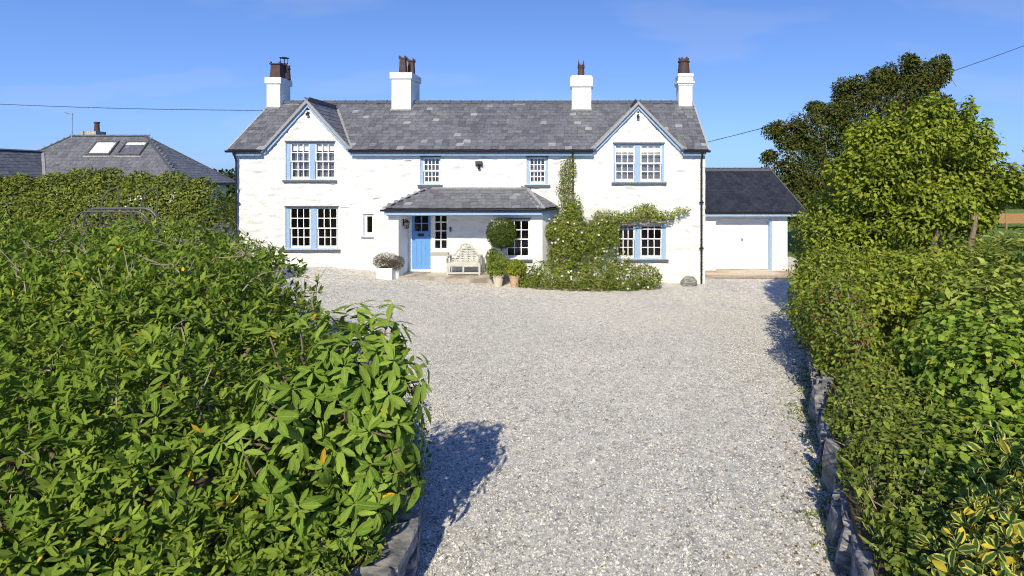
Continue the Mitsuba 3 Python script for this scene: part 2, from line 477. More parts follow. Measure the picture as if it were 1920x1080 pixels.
# front wall: one sheet of rubble masonry with its openings and gables
outline = [(XL, -0.6), (XR, -0.6), (XR, 5.0)]
for c, hw, za in GABLES[::-1]:
    outline += [(c + hw - 0.1, 5.0), (c, za - 0.11), (c - hw + 0.1, 5.0)]
outline += [(XL, 5.0)]
shape = Polygon(outline)
for x0, x1, z0, z1 in holes:
    shape = shape.difference(shapely.box(x0, z0, x1, z1))
cs = m3.CrossSection([np.array(shape.exterior.coords)[:-1]] + [np.array(r.coords)[:-1] for r in shape.interiors], m3.FillRule.EvenOdd)
mesh = m3.Manifold.extrude(cs, 0.45).refine_to_length(0.075).to_mesh()
v, f = mesh.vert_properties[:, :3].astype(float), mesh.tri_verts
v = np.stack([v[:, 0], YF + v[:, 2], v[:, 1]], 1)
f = f[:, ::-1]
q = v * [2.6, 0, 6.2]
q += 1.1 * np.stack([meshkit.noise(v * [3, 0, 3], 8), v[:, 1] * 0, meshkit.noise(v * [2, 0, 2], 9)], 1)
course = meshkit.fbm(q, 3, 21)
relief = 0.085 * (course - 0.5) - 0.055 * np.clip((0.36 - meshkit.fbm(v * [2.1, 0, 9.0] + 40, 3, 2)) / 0.12, 0, 1) + 0.05 * (meshkit.fbm(v * [0.5, 0, 0.5], 2, 3) - 0.5)
front = v[:, 1] < YF + 0.01
near_hole = np.full(len(v), 9.0)
for x0, x1, z0, z1 in holes:
    dx = np.maximum(np.maximum(x0 - v[:, 0], v[:, 0] - x1), 0)
    dz = np.maximum(np.maximum(z0 - v[:, 2], v[:, 2] - z1), 0)
    near_hole = np.minimum(near_hole, np.hypot(dx, dz))
v[front, 1] -= (relief * np.clip(near_hole / 0.15, 0.15, 1))[front]
put('wall', (v, f), 'mat_wall', house, smooth=50)
body = MB()
body.box(XL, XL + 0.45, YF + 0.452, YB, -0.6, 5.0).box(XR - 0.45, XR, YF + 0.452, YB, -0.6, 5.0)
body.box(XL + 0.452, XR - 0.452, YB - 0.4, YB, -0.6, 5.0)
for xa in (XL, XR - 0.4):
    body.prism([(YF + 0.2, 5.003), (YB - 0.2, 5.003), (RIDGE_Y, RIDGE_Z - 0.12)], 'x', xa, xa + 0.4)
body.put('wall', 'mat_render', house)
inner = MB()
inner.box(XL + 0.46, XR - 0.46, YF + 0.46, YB - 0.41, 2.66, 2.86)
inner.box(XL + 0.46, XR - 0.46, YF + 0.46, YB - 0.41, 0.1, 0.22)
inner.put('floor', 'mat_floor_wood', house)
inner = MB()
inner.box(XL + 0.46, XR - 0.46, YF + 3.2, YF + 3.3, 0.23, 2.65).box(XL + 0.46, XR - 0.46, YF + 3.2, YF + 3.3, 2.87, 5.6)
for x in (-7.9, -3.6, -0.6):
    inner.box(x, x + 0.1, YF + 0.46, YF + 3.19, 0.23, 2.65).box(x, x + 0.1, YF + 0.46, YF + 3.19, 2.87, 5.2)
inner.put('inner_wall', 'mat_room', house)


# ---- roof
def slate_rows(n_rows, gauge, spans, width, place, thick=0.022, lift=0.024, gap=0.010, seed=0):
    """Slates in staggered courses. spans(v) gives the list of (u0, u1) at height v up the slope; place(u, v, w) maps to the world.
    Returns a list of (row, vertices (8, 3))."""
    r = np.random.default_rng(seed)
    out = []
    for k in range(n_rows):
        v0 = k * gauge
        for u0, u1 in spans(v0 + 0.4 * gauge):
            u = u0 - (0.5 * width if k % 2 else 0) - r.uniform(0, 0.15) * width
            while u < u1 - 0.02:
                w = width * r.uniform(0.9, 1.1)
                a, b = max(u, u0), min(u + w - gap, u1)
                u += w
                if b - a < 0.04:
                    continue
                s, tip = r.normal(0, 0.0035), r.normal(0, 0.003)
                dv = r.normal(0, 0.007)
                q = []
                for uu, e in ((a, -1), (b, 1)):
                    for vv, h in ((v0 + dv + e * s, lift + tip * e + r.normal(0, 0.002)), (v0 + 1.75 * gauge, 0.002)):
                        for t in (0.0, thick):
                            q.append((uu, vv, h + t))
                q = np.array(q)
                out.append((k, place(q[:, 0], q[:, 1], q[:, 2])))
    return out


def put_slates(slates, n_single, parent, mat, seed, order=None):
    """The n_single slates that show largest become entries, the rest one mesh."""
    r = np.random.default_rng(seed)
    tone = r.uniform(0, 1, len(slates))
    order = sorted(range(len(slates)), key=order or (lambda i: slates[i][0]))
    for i in order[:n_single]:
        put('slate', (slates[i][1], BOXF), mat, parent, uv=np.tile([tone[i], 0.5], (8, 1)))
    rest = order[n_single:]
    if rest:
        v = np.vstack([slates[i][1] for i in rest])
        f = np.vstack([BOXF + 8 * j for j in range(len(rest))])
        put('slate_courses', (v, f), mat, parent, uv=np.repeat(np.stack([tone[rest], tone[rest] * 0 + 0.5], 1), 8, axis=0), kind='stuff')


cosr = 1 / math.hypot(1, SLOPE)
SLOPE_LEN = (RIDGE_Y - EAVE_Y) / cosr


def on_front(u, v, w):
    return np.stack([u, EAVE_Y + v * cosr - w * SLOPE * cosr, EAVE_Z + v * SLOPE * cosr + w * cosr], 1)


def front_spans(v):
    z = EAVE_Z + v * SLOPE * cosr
    spans = [(XL - 0.14, XR + 0.08)]
    for k in range(2):
        cut = gable_cut(z, k)
        if cut:
            spans = [s for a, b in spans for s in ((a, min(b, cut[0] + 0.12)), (max(a, cut[1] - 0.12), b)) if s[1] - s[0] > 0.05]
    return spans


# underlay with the gables cut out
poly = shapely.box(XL - 0.12, 0, XR + 0.06, SLOPE_LEN)
for c, hw, za in GABLES:
    poly = poly.difference(Polygon([(c - hw, -0.01), (c + hw, -0.01), (c, (za - EAVE_Z) / (SLOPE * cosr))]))
um = trimesh.creation.extrude_polygon(poly, 0.07, engine='earcut')
uv_ = np.array(um.vertices)
b = MB().add(on_front(uv_[:, 0], uv_[:, 1], uv_[:, 2] - 0.075), um.faces)
q = [(XL - 0.12, RIDGE_Y + 0.02, RIDGE_Z), (XR + 0.06, RIDGE_Y + 0.02, RIDGE_Z), (XR + 0.06, YB + 0.24, EAVE_Z), (XL - 0.12, YB + 0.24, EAVE_Z)]
q = np.array(q + [(x, y, z - 0.07) for x, y, z in q])
b.add(q, [[0, 1, 2], [0, 2, 3], [4, 6, 5], [4, 7, 6], [0, 4, 5], [0, 5, 1], [2, 6, 7], [2, 7, 3], [1, 5, 6], [1, 6, 2], [0, 3, 7], [0, 7, 4]])
for c, hw, za in GABLES:
    for s in (-1, 1):
        tri = [(c, 22.88, za), (c, EAVE_Y + (za - EAVE_Z) / SLOPE, za), (c + s * (hw + 0.02), 22.88, EAVE_Z - 0.02), (c + s * (hw + 0.02), 22.95, EAVE_Z - 0.02)]
        tri = np.array(tri + [(x, y, z - 0.06) for x, y, z in tri])
        b.add(tri, [[0, 1, 3], [0, 3, 2], [4, 7, 5], [4, 6, 7], [0, 2, 6], [0, 6, 4], [1, 5, 7], [1, 7, 3], [2, 3, 7], [2, 7, 6]])
roof = b.put('roof', 'mat_underlay', house)
slates = slate_rows(16, SLOPE_LEN / 16, front_spans, 0.275, on_front, seed=5)
put_slates(slates, 190, roof, 'mat_slate', 6)
gs = []
for k, (c, hw, za) in enumerate(GABLES):
    for s in (-1, 1):
        L = math.hypot(hw, za - EAVE_Z)
        ux, uz = hw / L, (za - EAVE_Z) / L

        def place(u, v, w, c=c, s=s, hw=hw, ux=ux, uz=uz):
            return np.stack([c + s * (hw - v * ux + w * uz), u, EAVE_Z + v * uz + w * ux], 1)

        def spans(v, uz=uz):
            return [(22.84, EAVE_Y + v * uz / SLOPE + 0.02)]
        gs += slate_rows(11, L / 11, spans, 0.27, place, seed=30 + k * 2 + s)
v = np.vstack([g[1] for g in gs])
tone = np.random.default_rng(8).uniform(0, 0.8, len(gs))
put('slate_courses', (v, np.vstack([BOXF + 8 * j for j in range(len(gs))])), 'mat_slate', roof, uv=np.repeat(np.stack([tone, tone], 1), 8, axis=0), kind='stuff')

# ridge tiles
for i in range(40):
    x0 = XL - 0.12 + i * (XR - XL + 0.2) / 40
    x1 = x0 + (XR - XL + 0.2) / 40 - 0.012
    dz = rng.normal(0, 0.006)
    t = MB()
    top = RIDGE_Z + 0.10 + dz
    prof = [(RIDGE_Y - 0.17, top - 0.115), (RIDGE_Y - 0.03, top - 0.012), (RIDGE_Y, top), (RIDGE_Y + 0.03, top - 0.012), (RIDGE_Y + 0.17, top - 0.115), (RIDGE_Y + 0.17, top - 0.14), (RIDGE_Y, top - 0.03), (RIDGE_Y - 0.17, top - 0.14)]
    t.prism(prof, 'x', x0, x1)
    t.box(x1 - 0.035, x1 + 0.008, RIDGE_Y - 0.035, RIDGE_Y + 0.035, top - 0.03, top + 0.018)
    t.put('ridge_tile', 'mat_slate_plain', roof)
for c, hw, za in GABLES:
    t = MB()
    yb = EAVE_Y + (za - EAVE_Z) / SLOPE
    t.beam((c, 22.84, za + 0.045), (c, yb + 0.1, za + 0.045), 0.10, 0.05)
    t.put('ridge_tile', 'mat_slate_plain', roof)
    for s in (-1, 1):
        lead = MB()
        lead.beam((c + s * (hw + 0.05), EAVE_Y + 0.03, EAVE_Z + 0.055), (c + s * 0.06, yb, za + 0.045), 0.10, 0.03)
        lead.put('valley_flashing', 'mat_lead', roof)
        # barge board: a board under the verge on the gable's front
        d = np.array([-s * hw, 0, za - EAVE_Z]) / math.hypot(hw, za - EAVE_Z)
        nrm = np.array([s * d[2], 0, abs(d[0])])
        a0 = np.array([c + s * (hw + 0.05), 0, EAVE_Z - 0.05])

        def board(o0, o1, y0, y1):
            p = [a0 + nrm * o0, a0 + nrm * o1]      # the boards meet on the centre line
            top = [np.array([c, 0, za + o / nrm[2]]) for o in (o0, o1)]
            vv = []
            for pt in (p[0], p[1], top[1], top[0]):
                vv += [[pt[0], y0, pt[2]], [pt[0], y1, pt[2]]]
            return MB().add(vv, [[0, 2, 4], [0, 4, 6], [1, 5, 3], [1, 7, 5], [0, 1, 3], [0, 3, 2], [2, 3, 5], [2, 5, 4], [4, 5, 7], [4, 7, 6], [6, 7, 1], [6, 1, 0]])
        board(-0.155, -0.062, 22.90, 22.945).put('barge_board', 'mat_blue_paint', house)
        board(-0.06, 0.035, 22.80, 22.97).put('verge', 'mat_lead', roof)
for x in (XL - 0.15, XR + 0.085):
    vb = MB()
    vb.beam((x, EAVE_Y - 0.02, EAVE_Z + 0.01), (x, RIDGE_Y, RIDGE_Z + 0.01), 0.05, 0.06)
    vb.put('verge', 'mat_mortar', roof)


# ---- gutters, fascias, downpipes
def gutter(x0, x1, y, z, parent, depth=0.11):
    n = 7
    a = np.linspace(math.pi, 2 * math.pi, n)
    outer = [(y + depth / 2 * math.cos(t), z + depth * 0.62 * math.sin(t)) for t in a]
    innr = [(y + (depth / 2 - 0.012) * math.cos(t), z + (depth * 0.62 - 0.012) * math.sin(t)) for t in a[::-1]]
    return MB().prism(outer + innr, 'x', x0, x1).put('gutter', 'mat_black', parent)


GUT = [(XL - 0.2, GABLES[0][0] - GABLES[0][1] - 0.02), (GABLES[0][0] + GABLES[0][1] - 0.03, GABLES[1][0] - GABLES[1][1] + 0.06), (GABLES[1][0] + GABLES[1][1] - 0.08, XR + 0.14)]
for x0, x1 in GUT:
    gutter(x0, x1, 22.70, EAVE_Z - 0.01, house, 0.14)
    MB().box(max(x0, XL), min(x1, XR), 22.79, 22.815, EAVE_Z - 0.20, EAVE_Z - 0.03).put('fascia', 'mat_blue_paint', house)
    MB().box(max(x0, XL), min(x1, XR), 22.82, 22.99, EAVE_Z - 0.10, EAVE_Z - 0.075).put('soffit', 'mat_blue_paint', house)


def downpipe(x, z_top, z_bot, r=0.04):
    y = 22.90
    t = MB()
    t.tube([(x, 22.72, z_top + 0.02), (x, 22.74, z_top - 0.08), (x, y - 0.02, z_top - 0.28), (x, y, z_top - 0.34), (x, y, z_bot)], r, 10)
    key = t.put('downpipe', 'mat_black', house, smooth=40)
    for z in np.arange(z_top - 1.9, z_bot + 0.2, -1.75):
        MB().lathe([(0, -0.03), (r + 0.022, -0.03), (r + 0.022, 0.03), (0, 0.03)], (x, y, z), 10).box(x - 0.09, x + 0.09, y - 0.012, y + 0.012, z - 0.02, z + 0.02).put('collar', 'mat_black', key)
    return key


downpipe(-13.143, EAVE_Z - 0.08, 0.62)
downpipe(-0.327, EAVE_Z - 0.08, 0.1)
kp = downpipe(4.582, EAVE_Z - 0.08, -0.1)


# ---- windows
def sash_window(w, parent, y=YF, head='mat_slate_plain', frame_mat='mat_blue_paint', seed=0):
    (x0, x1), (z0, z1) = w['x'], w['z']
    fr = MB()
    y0, y1 = y + 0.07, y + 0.22
    edges = [x0] + [e for s in w['sash'] for e in s] + [x1]
    for a, bb in zip(edges[0::2], edges[1::2]):
        if bb - a > 0.004:
            fr.box(a, bb, y0, y1, z0, z1)
    for a, bb in w['sash']:
        fr.box(a, bb, y0 + 0.002, y1, z1 - 0.035, z1).box(a, bb, y0 + 0.002, y1, z0, z0 + 0.03)
    win = fr.put('window', frame_mat, parent)
    zt, zb = z1 - 0.036, z0 + 0.031
    zm = zb + (zt - zb) * 0.49
    for a, bb in w['sash']:
        for upper in (True, False):
            sa, sb = a + (0.0 if upper else 0.012), bb - (0.0 if upper else 0.012)
            za, zc = (zm - 0.02, zt) if upper else (zb, zm + 0.02)
            ya, yb = (y + 0.10, y + 0.135) if upper else (y + 0.14, y + 0.175)
            st = 0.046
            bot = 0.05 if upper else 0.095
            top = 0.045
            s = MB()
            s.box(sa, sa + st, ya, yb, za, zc).box(sb - st, sb, ya, yb, za, zc)
            s.box(sa + st, sb - st, ya, yb, za, za + bot).box(sa + st, sb - st, ya, yb, zc - top, zc)
            n, rows = w['cols'], 2
            bar = 0.034
            iw, ih = sb - sa - 2 * st, zc - za - top - bot
            for i in range(1, n):
                xc = sa + st + iw * i / n
                s.box(xc - bar / 2, xc + bar / 2, ya + 0.004, yb - 0.004, za + bot, zc - top)
            zc2 = za + bot + ih / 2
            for i in range(n):
                xa = sa + st + iw * i / n + (bar / 2 if i else 0)
                xb = sa + st + iw * (i + 1) / n - (bar / 2 if i < n - 1 else 0)
                s.box(xa, xb, ya + 0.004, yb - 0.004, zc2 - bar / 2, zc2 + bar / 2)
            s.put('sash', 'mat_white_paint', win)
            ym = (ya + yb) / 2
            for i in range(n):
                for j in range(2):
                    xa, xb = sa + st + iw * i / n, sa + st + iw * (i + 1) / n
                    pz0 = za + bot + ih * j / 2
                    tilt = rng.normal(0, 0.0012, 3)
                    pv = [[xa, ym + tilt[0], pz0], [xb, ym + tilt[1], pz0], [xb, ym + tilt[1] + tilt[2], pz0 + ih / 2], [xa, ym + tilt[0] + tilt[2], pz0 + ih / 2]]
                    put('pane', (pv, [[0, 1, 2], [0, 2, 3]]), 'mat_glass', win)
    wd = x1 - x0
    MB().box(x0 - 0.03, x1 + 0.03, y - 0.02, y + 0.10, z1 - 0.012, z1 + 0.045).put('lintel', head, win)
    MB().box(x0 - 0.08, x1 + 0.09, y - 0.10, y + 0.09, z0 - 0.085, z0 - 0.003).put('sill', head, win)
    if w.get('net'):
        nx = 60
        for a, bb in w['sash']:
            xx = np.linspace(a - 0.02, bb + 0.02, nx)
            yy = y + 0.30 + 0.025 * np.sin(np.arange(nx) * 1.15 + seed) + 0.012 * np.sin(np.arange(nx) * 0.37)
            vv = np.vstack([np.stack([xx, yy, np.full(nx, z0 + 0.02)], 1), np.stack([xx, yy, np.full(nx, z1)], 1)])
            i = np.arange(nx - 1)
            put('net_curtain', (vv, np.vstack([np.stack([i, i + 1, i + 1 + nx], 1), np.stack([i, i + 1 + nx, i + nx], 1)])), 'mat_net', win, smooth=True)
    if w.get('blind'):
        for a, bb in w['sash']:
            MB().box(a + 0.03, bb - 0.03, y + 0.21, y + 0.222, z1 - 0.34, z1 - 0.03).put('blind', 'mat_blind', win)
    return win


for i, w in enumerate(WINDOWS):
    sash_window(w, house, seed=i)
# small fixed window beside the porch
x0, x1, z0, z1 = LOO
fr = MB().box(x0, x0 + 0.045, YF + 0.05, YF + 0.2, z0, z1).box(x1 - 0.02, x1, YF + 0.05, YF + 0.2, z0, z1)
win = fr.put('window', 'mat_pale_blue', house)
a, bb = x0 + 0.046, x1 - 0.021
s = MB().box(a, a + 0.08, YF + 0.10, YF + 0.15, z0, z1).box(bb - 0.08, bb, YF + 0.10, YF + 0.15, z0, z1).box(a + 0.08, bb - 0.08, YF + 0.10, YF + 0.15, z0, z0 + 0.14).box(a + 0.08, bb - 0.08, YF + 0.10, YF + 0.15, z1 - 0.10, z1)
s.put('sash', 'mat_white_paint', win)
put('pane', ([[a + 0.08, YF + 0.13, z0 + 0.14], [bb - 0.08, YF + 0.13, z0 + 0.14], [bb - 0.08, YF + 0.13, z1 - 0.1], [a + 0.08, YF + 0.13, z1 - 0.1]], [[0, 1, 2], [0, 2, 3]]), 'mat_glass', win)
MB().box(x0 - 0.05, x1 + 0.0, YF - 0.07, YF + 0.09, z0 - 0.07, z0 - 0.003).put('sill', 'mat_lead', win)

# ---- porch
PX0, PXC, PXW, PY = -7.0, -6.63, -3.27, 21.80
PR1, PRW = -1.41, -0.93
p = MB()
p.box(PX0, PXC, PY, YF - 0.06, -0.2, 2.62)
p.put('porch_wall', 'mat_render', house)
PWIN = dict(x=(-2.78, -1.86), z=(0.98, 2.44), sash=[(-2.74, -1.89)], cols=3, net=False, blind=False)
shape = Polygon([(PXW, -0.2), (PR1, -0.2), (PR1, 2.62), (PXW, 2.62)]).difference(shapely.box(-2.78, 0.98, -1.86, 2.44))
m = trimesh.creation.extrude_polygon(shape, 0.35, engine='earcut')
v = np.array(m.vertices)
pw = MB().add(np.stack([v[:, 0], PY + v[:, 2], v[:, 1]], 1), m.faces[:, ::-1])
pw.box(PXW, PXW + 0.3, PY + 0.352, YF - 0.06, -0.2, 2.62)
pw.prism([(PR1, PY), (PRW, YF - 0.06), (PRW - 0.35, YF - 0.06), (PR1 - 0.34, PY + 0.352), (PR1 - 0.002, PY + 0.352)], 'z', -0.2, 2.62)
pw.put('porch_wall', 'mat_render', house)
sash_window(PWIN, house, y=PY, frame_mat='mat_white_paint')
c = MB().box(PXC + 0.002, PXW - 0.002, PY + 0.1, YF - 0.06, 2.56, 2.62)
c.box(PX0, PR1 + 0.02, PY - 0.22, PY + 0.098, 2.565, 2.635)
c.put('porch_ceiling', 'mat_render', house)
fl = MB().box(PXC + 0.002, PXW + 0.4, PY - 0.12, YF + 0.02, -0.1, 0.345).box(-4.8, -2.1, PY - 0.35, PY - 0.122, -0.1, 0.315)
fl.put('porch_step', 'mat_paving', house)

PEY, PEZ, PTZ = 21.47, 2.82, 3.52
pcos = (YF - PEY) / math.hypot(YF - PEY, PTZ - PEZ)
psin = (PTZ - PEZ) / math.hypot(YF - PEY, PTZ - PEZ)
PLEN = math.hypot(YF - PEY, PTZ - PEZ)
C = dict(fl=(-7.10, PEY, PEZ), fr=(-1.40, PEY, PEZ), tl=(-5.88, YF - 0.05, PTZ), tr=(-2.14, YF - 0.05, PTZ), bl=(-7.30, YF - 0.05, PEZ), br=(-0.88, YF - 0.05, PEZ))


def slab(pts, t=0.05):
    pts = np.array(pts, float)
    k = len(pts)
    vv = np.vstack([pts - [0, 0, 0.03], pts - [0, 0, 0.03 + t]])
    ff = [[0, i, i + 1] for i in range(1, k - 1)] + [[k, k + i + 1, k + i] for i in range(1, k - 1)]
    for i in range(k):
        j = (i + 1) % k
        ff += [[i, k + i, k + j], [i, k + j, j]]
    return vv, np.array(ff)


pr = MB().add(*slab([C['fl'], C['fr'], C['tr'], C['tl']])).add(*slab([C['fr'], C['br'], C['tr']])).add(*slab([C['bl'], C['fl'], C['tl']]))
porch = pr.put('porch_roof', 'mat_underlay', house)


def on_porch(u, v, w):
    return np.stack([u, PEY + v * pcos - w * psin, PEZ + v * psin + w * pcos], 1)


def porch_spans(v):
    t = v / PLEN
    return [(-7.08 + t * (1.22), -1.42 - t * 0.72)]


sl = slate_rows(7, PLEN / 7, porch_spans, 0.30, on_porch, thick=0.024, lift=0.028, seed=9)
put_slates(sl, 110, porch, 'mat_slate', 3, order=lambda i: sl[i][0])
# side slopes
ss = []
for side in (1, -1):
    A, B_, Tt = (np.array(C['fr']), np.array(C['br']), np.array(C['tr'])) if side == 1 else (np.array(C['bl']), np.array(C['fl']), np.array(C['tl']))
    U = (B_ - A) / np.linalg.norm(B_ - A)
    N = np.cross(U, Tt - A)
    N /= np.linalg.norm(N)
    V = np.cross(N, U)
    H = float((Tt - A) @ V)
    apex = float((Tt - A) @ U)
    LL = float(np.linalg.norm(B_ - A))

    def place(u, v, w, A=A, U=U, V=V, N=N):
        return A + u[:, None] * U + v[:, None] * V + w[:, None] * N

    def spans(v, H=H, apex=apex, LL=LL):
        t = v / H
        return [(t * apex, LL + t * (apex - LL))]
    ss += slate_rows(6, H / 6, spans, 0.30, place, seed=50 + side)
v = np.vstack([g[1] for g in ss])
tone = np.random.default_rng(18).uniform(0, 0.85, len(ss))
put('slate_courses', (v, np.vstack([BOXF + 8 * j for j in range(len(ss))])), 'mat_slate', porch, uv=np.repeat(np.stack([tone, tone], 1), 8, axis=0), kind='stuff')
MB().beam(np.array(C['fl']) + [0.02, 0, 0.03], np.array(C['tl']) + [0, 0, 0.03], 0.15, 0.035).put('hip_flashing', 'mat_lead', porch)
h = MB().beam(np.array(C['fr']) + [-0.1, 0, 0.035], np.array(C['tr']) + [-0.06, 0, 0.035], 0.16, 0.035)
h.beam(np.array(C['fr']) + [0.05, 0.06, 0.03], np.array(C['tr']) + [0.08, 0, 0.03], 0.13, 0.035)
h.put('hip_flashing', 'mat_lead', porch)
MB().box(-5.9, -2.1, YF - 0.09, YF + 0.01, PTZ - 0.01, PTZ + 0.05).put('flashing', 'mat_lead', porch)
gutter(-7.16, -1.36, PEY - 0.05, PEZ - 0.015, porch, 0.12)
MB().beam((-1.38, PEY - 0.04, PEZ - 0.05), (-0.86, YF - 0.06, PEZ - 0.05), 0.10, 0.07).put('gutter', 'mat_black', porch)
MB().box(-7.05, -1.42, PEY + 0.02, PEY + 0.05, PEZ - 0.21, PEZ - 0.035).beam((-1.41, PEY + 0.04, PEZ - 0.12), (-0.93, YF - 0.06, PEZ - 0.12), 0.03, 0.16).put('fascia', 'mat_blue_paint', porch)
MB().box(-7.03, -1.44, PEY + 0.052, PY - 0.225, PEZ - 0.20, PEZ - 0.18).put('soffit', 'mat_white_paint', porch)

# ---- front door
x0, x1, z0, z1 = DOOR
fr = MB().box(x0, x0 + 0.055, YF + 0.04, YF + 0.16, z0, z1).box(x1 - 0.055, x1, YF + 0.04, YF + 0.16, z0, z1).box(x0 + 0.055, x1 - 0.055, YF + 0.04, YF + 0.16, z1 - 0.05, z1)
door = MB().box(x0 + 0.057, x1 - 0.057, YF + 0.085, YF + 0.115, z0 + 0.01, z0 + 1.46)
dx0, dx1 = x0 + 0.057, x1 - 0.057
zg0, zg1 = z0 + 1.46, z1 - 0.052
for (xa, xb, za, zb) in ((dx0, dx0 + 0.1, zg0, zg1), (dx1 - 0.1, dx1, zg0, zg1), (dx0 + 0.1, dx1 - 0.1, zg1 - 0.09, zg1), ((dx0 + dx1) / 2 - 0.02, (dx0 + dx1) / 2 + 0.02, zg0, zg1 - 0.09)):
    door.box(xa, xb, YF + 0.07, YF + 0.115, za, zb)
zmid = zg0 + (zg1 - 0.09 - zg0) * 0.5
door.box(dx0 + 0.1, (dx0 + dx1) / 2 - 0.02, YF + 0.073, YF + 0.112, zmid - 0.018, zmid + 0.018).box((dx0 + dx1) / 2 + 0.02, dx1 - 0.1, YF + 0.073, YF + 0.112, zmid - 0.018, zmid + 0.018)
dk = door.put('door', 'mat_door_blue', house, label='blue boarded front door with four small panes at the top')
fr.put('frame', 'mat_white_paint', dk)
rails = MB().box(dx0, dx1, YF + 0.056, YF + 0.083, zg0 - 0.40, zg0 - 0.002).box(dx0, dx1, YF + 0.056, YF + 0.083, z0 + 0.01, z0 + 0.19)
rails.put('rail', 'mat_door_blue', dk)
nb = 4
bw = (dx1 - dx0) / nb
for i in range(nb):
    MB().box(dx0 + i * bw + 0.012, dx0 + (i + 1) * bw - 0.012, YF + 0.062, YF + 0.084, z0 + 0.192, zg0 - 0.402).put('plank', 'mat_door_blue', dk)
for i in range(2):
    for j in range(2):
        xa = dx0 + 0.1 if i == 0 else (dx0 + dx1) / 2
        xb = (dx0 + dx1) / 2 if i == 0 else dx1 - 0.1
        za, zb = (zg0, zmid) if j == 0 else (zmid, zg1 - 0.09)
        put('pane', ([[xa, YF + 0.095, za], [xb, YF + 0.095, za], [xb, YF + 0.095, zb], [xa, YF + 0.095, zb]], [[0, 1, 2], [0, 2, 3]]), 'mat_glass', dk)
MB().box((dx0 + dx1) / 2 - 0.13, (dx0 + dx1) / 2 + 0.11, YF + 0.042, YF + 0.055, zg0 - 0.19, zg0 - 0.08).put('letter_box', 'mat_black', dk)
MB().lathe([(0, 0), (0.02, 0.0), (0.02, 0.05), (0, 0.05)], (dx1 - 0.05, YF + 0.045, zg0 - 0.17), 10).put('handle', 'mat_black', dk)
# window beside the door, two columns of four panes
x0, x1, z0, z1 = SIDE
sf = MB().box(x0, x0 + 0.08, YF + 0.03, YF + 0.15, z0, z1).box(x1 - 0.06, x1, YF + 0.03, YF + 0.15, z0, z1).box(x0 + 0.08, x1 - 0.06, YF + 0.03, YF + 0.15, z0, z0 + 0.06).box(x0 + 0.08, x1 - 0.06, YF + 0.03, YF + 0.15, z1 - 0.06, z1)
a, bb, za, zb = x0 + 0.08, x1 - 0.06, z0 + 0.06, z1 - 0.06
sf.box((a + bb) / 2 - 0.022, (a + bb) / 2 + 0.022, YF + 0.05, YF + 0.10, za, zb)
for j in range(1, 4):
    zc = za + (zb - za) * j / 4
    sf.box(a, (a + bb) / 2 - 0.022, YF + 0.052, YF + 0.098, zc - 0.022, zc + 0.022).box((a + bb) / 2 + 0.022, bb, YF + 0.052, YF + 0.098, zc - 0.022, zc + 0.022)
sw = sf.put('window', 'mat_white_paint', house)
for i in range(2):
    for j in range(4):
        xa, xb = (a, (a + bb) / 2) if i == 0 else ((a + bb) / 2, bb)
        p0, p1 = za + (zb - za) * j / 4, za + (zb - za) * (j + 1) / 4
        put('pane', ([[xa, YF + 0.075, p0], [xb, YF + 0.075, p0], [xb, YF + 0.075, p1], [xa, YF + 0.075, p1]], [[0, 1, 2], [0, 2, 3]]), 'mat_glass', sw)
MB().box(-5.73, -5.06, YF - 0.22, YF - 0.02, 1.0, 1.10).put('sill', 'mat_mortar', sw)
MB().box(-5.71, -5.12, YF - 0.18, YF - 0.03, 0.3, 0.998).put('porch_wall', 'mat_render', house)


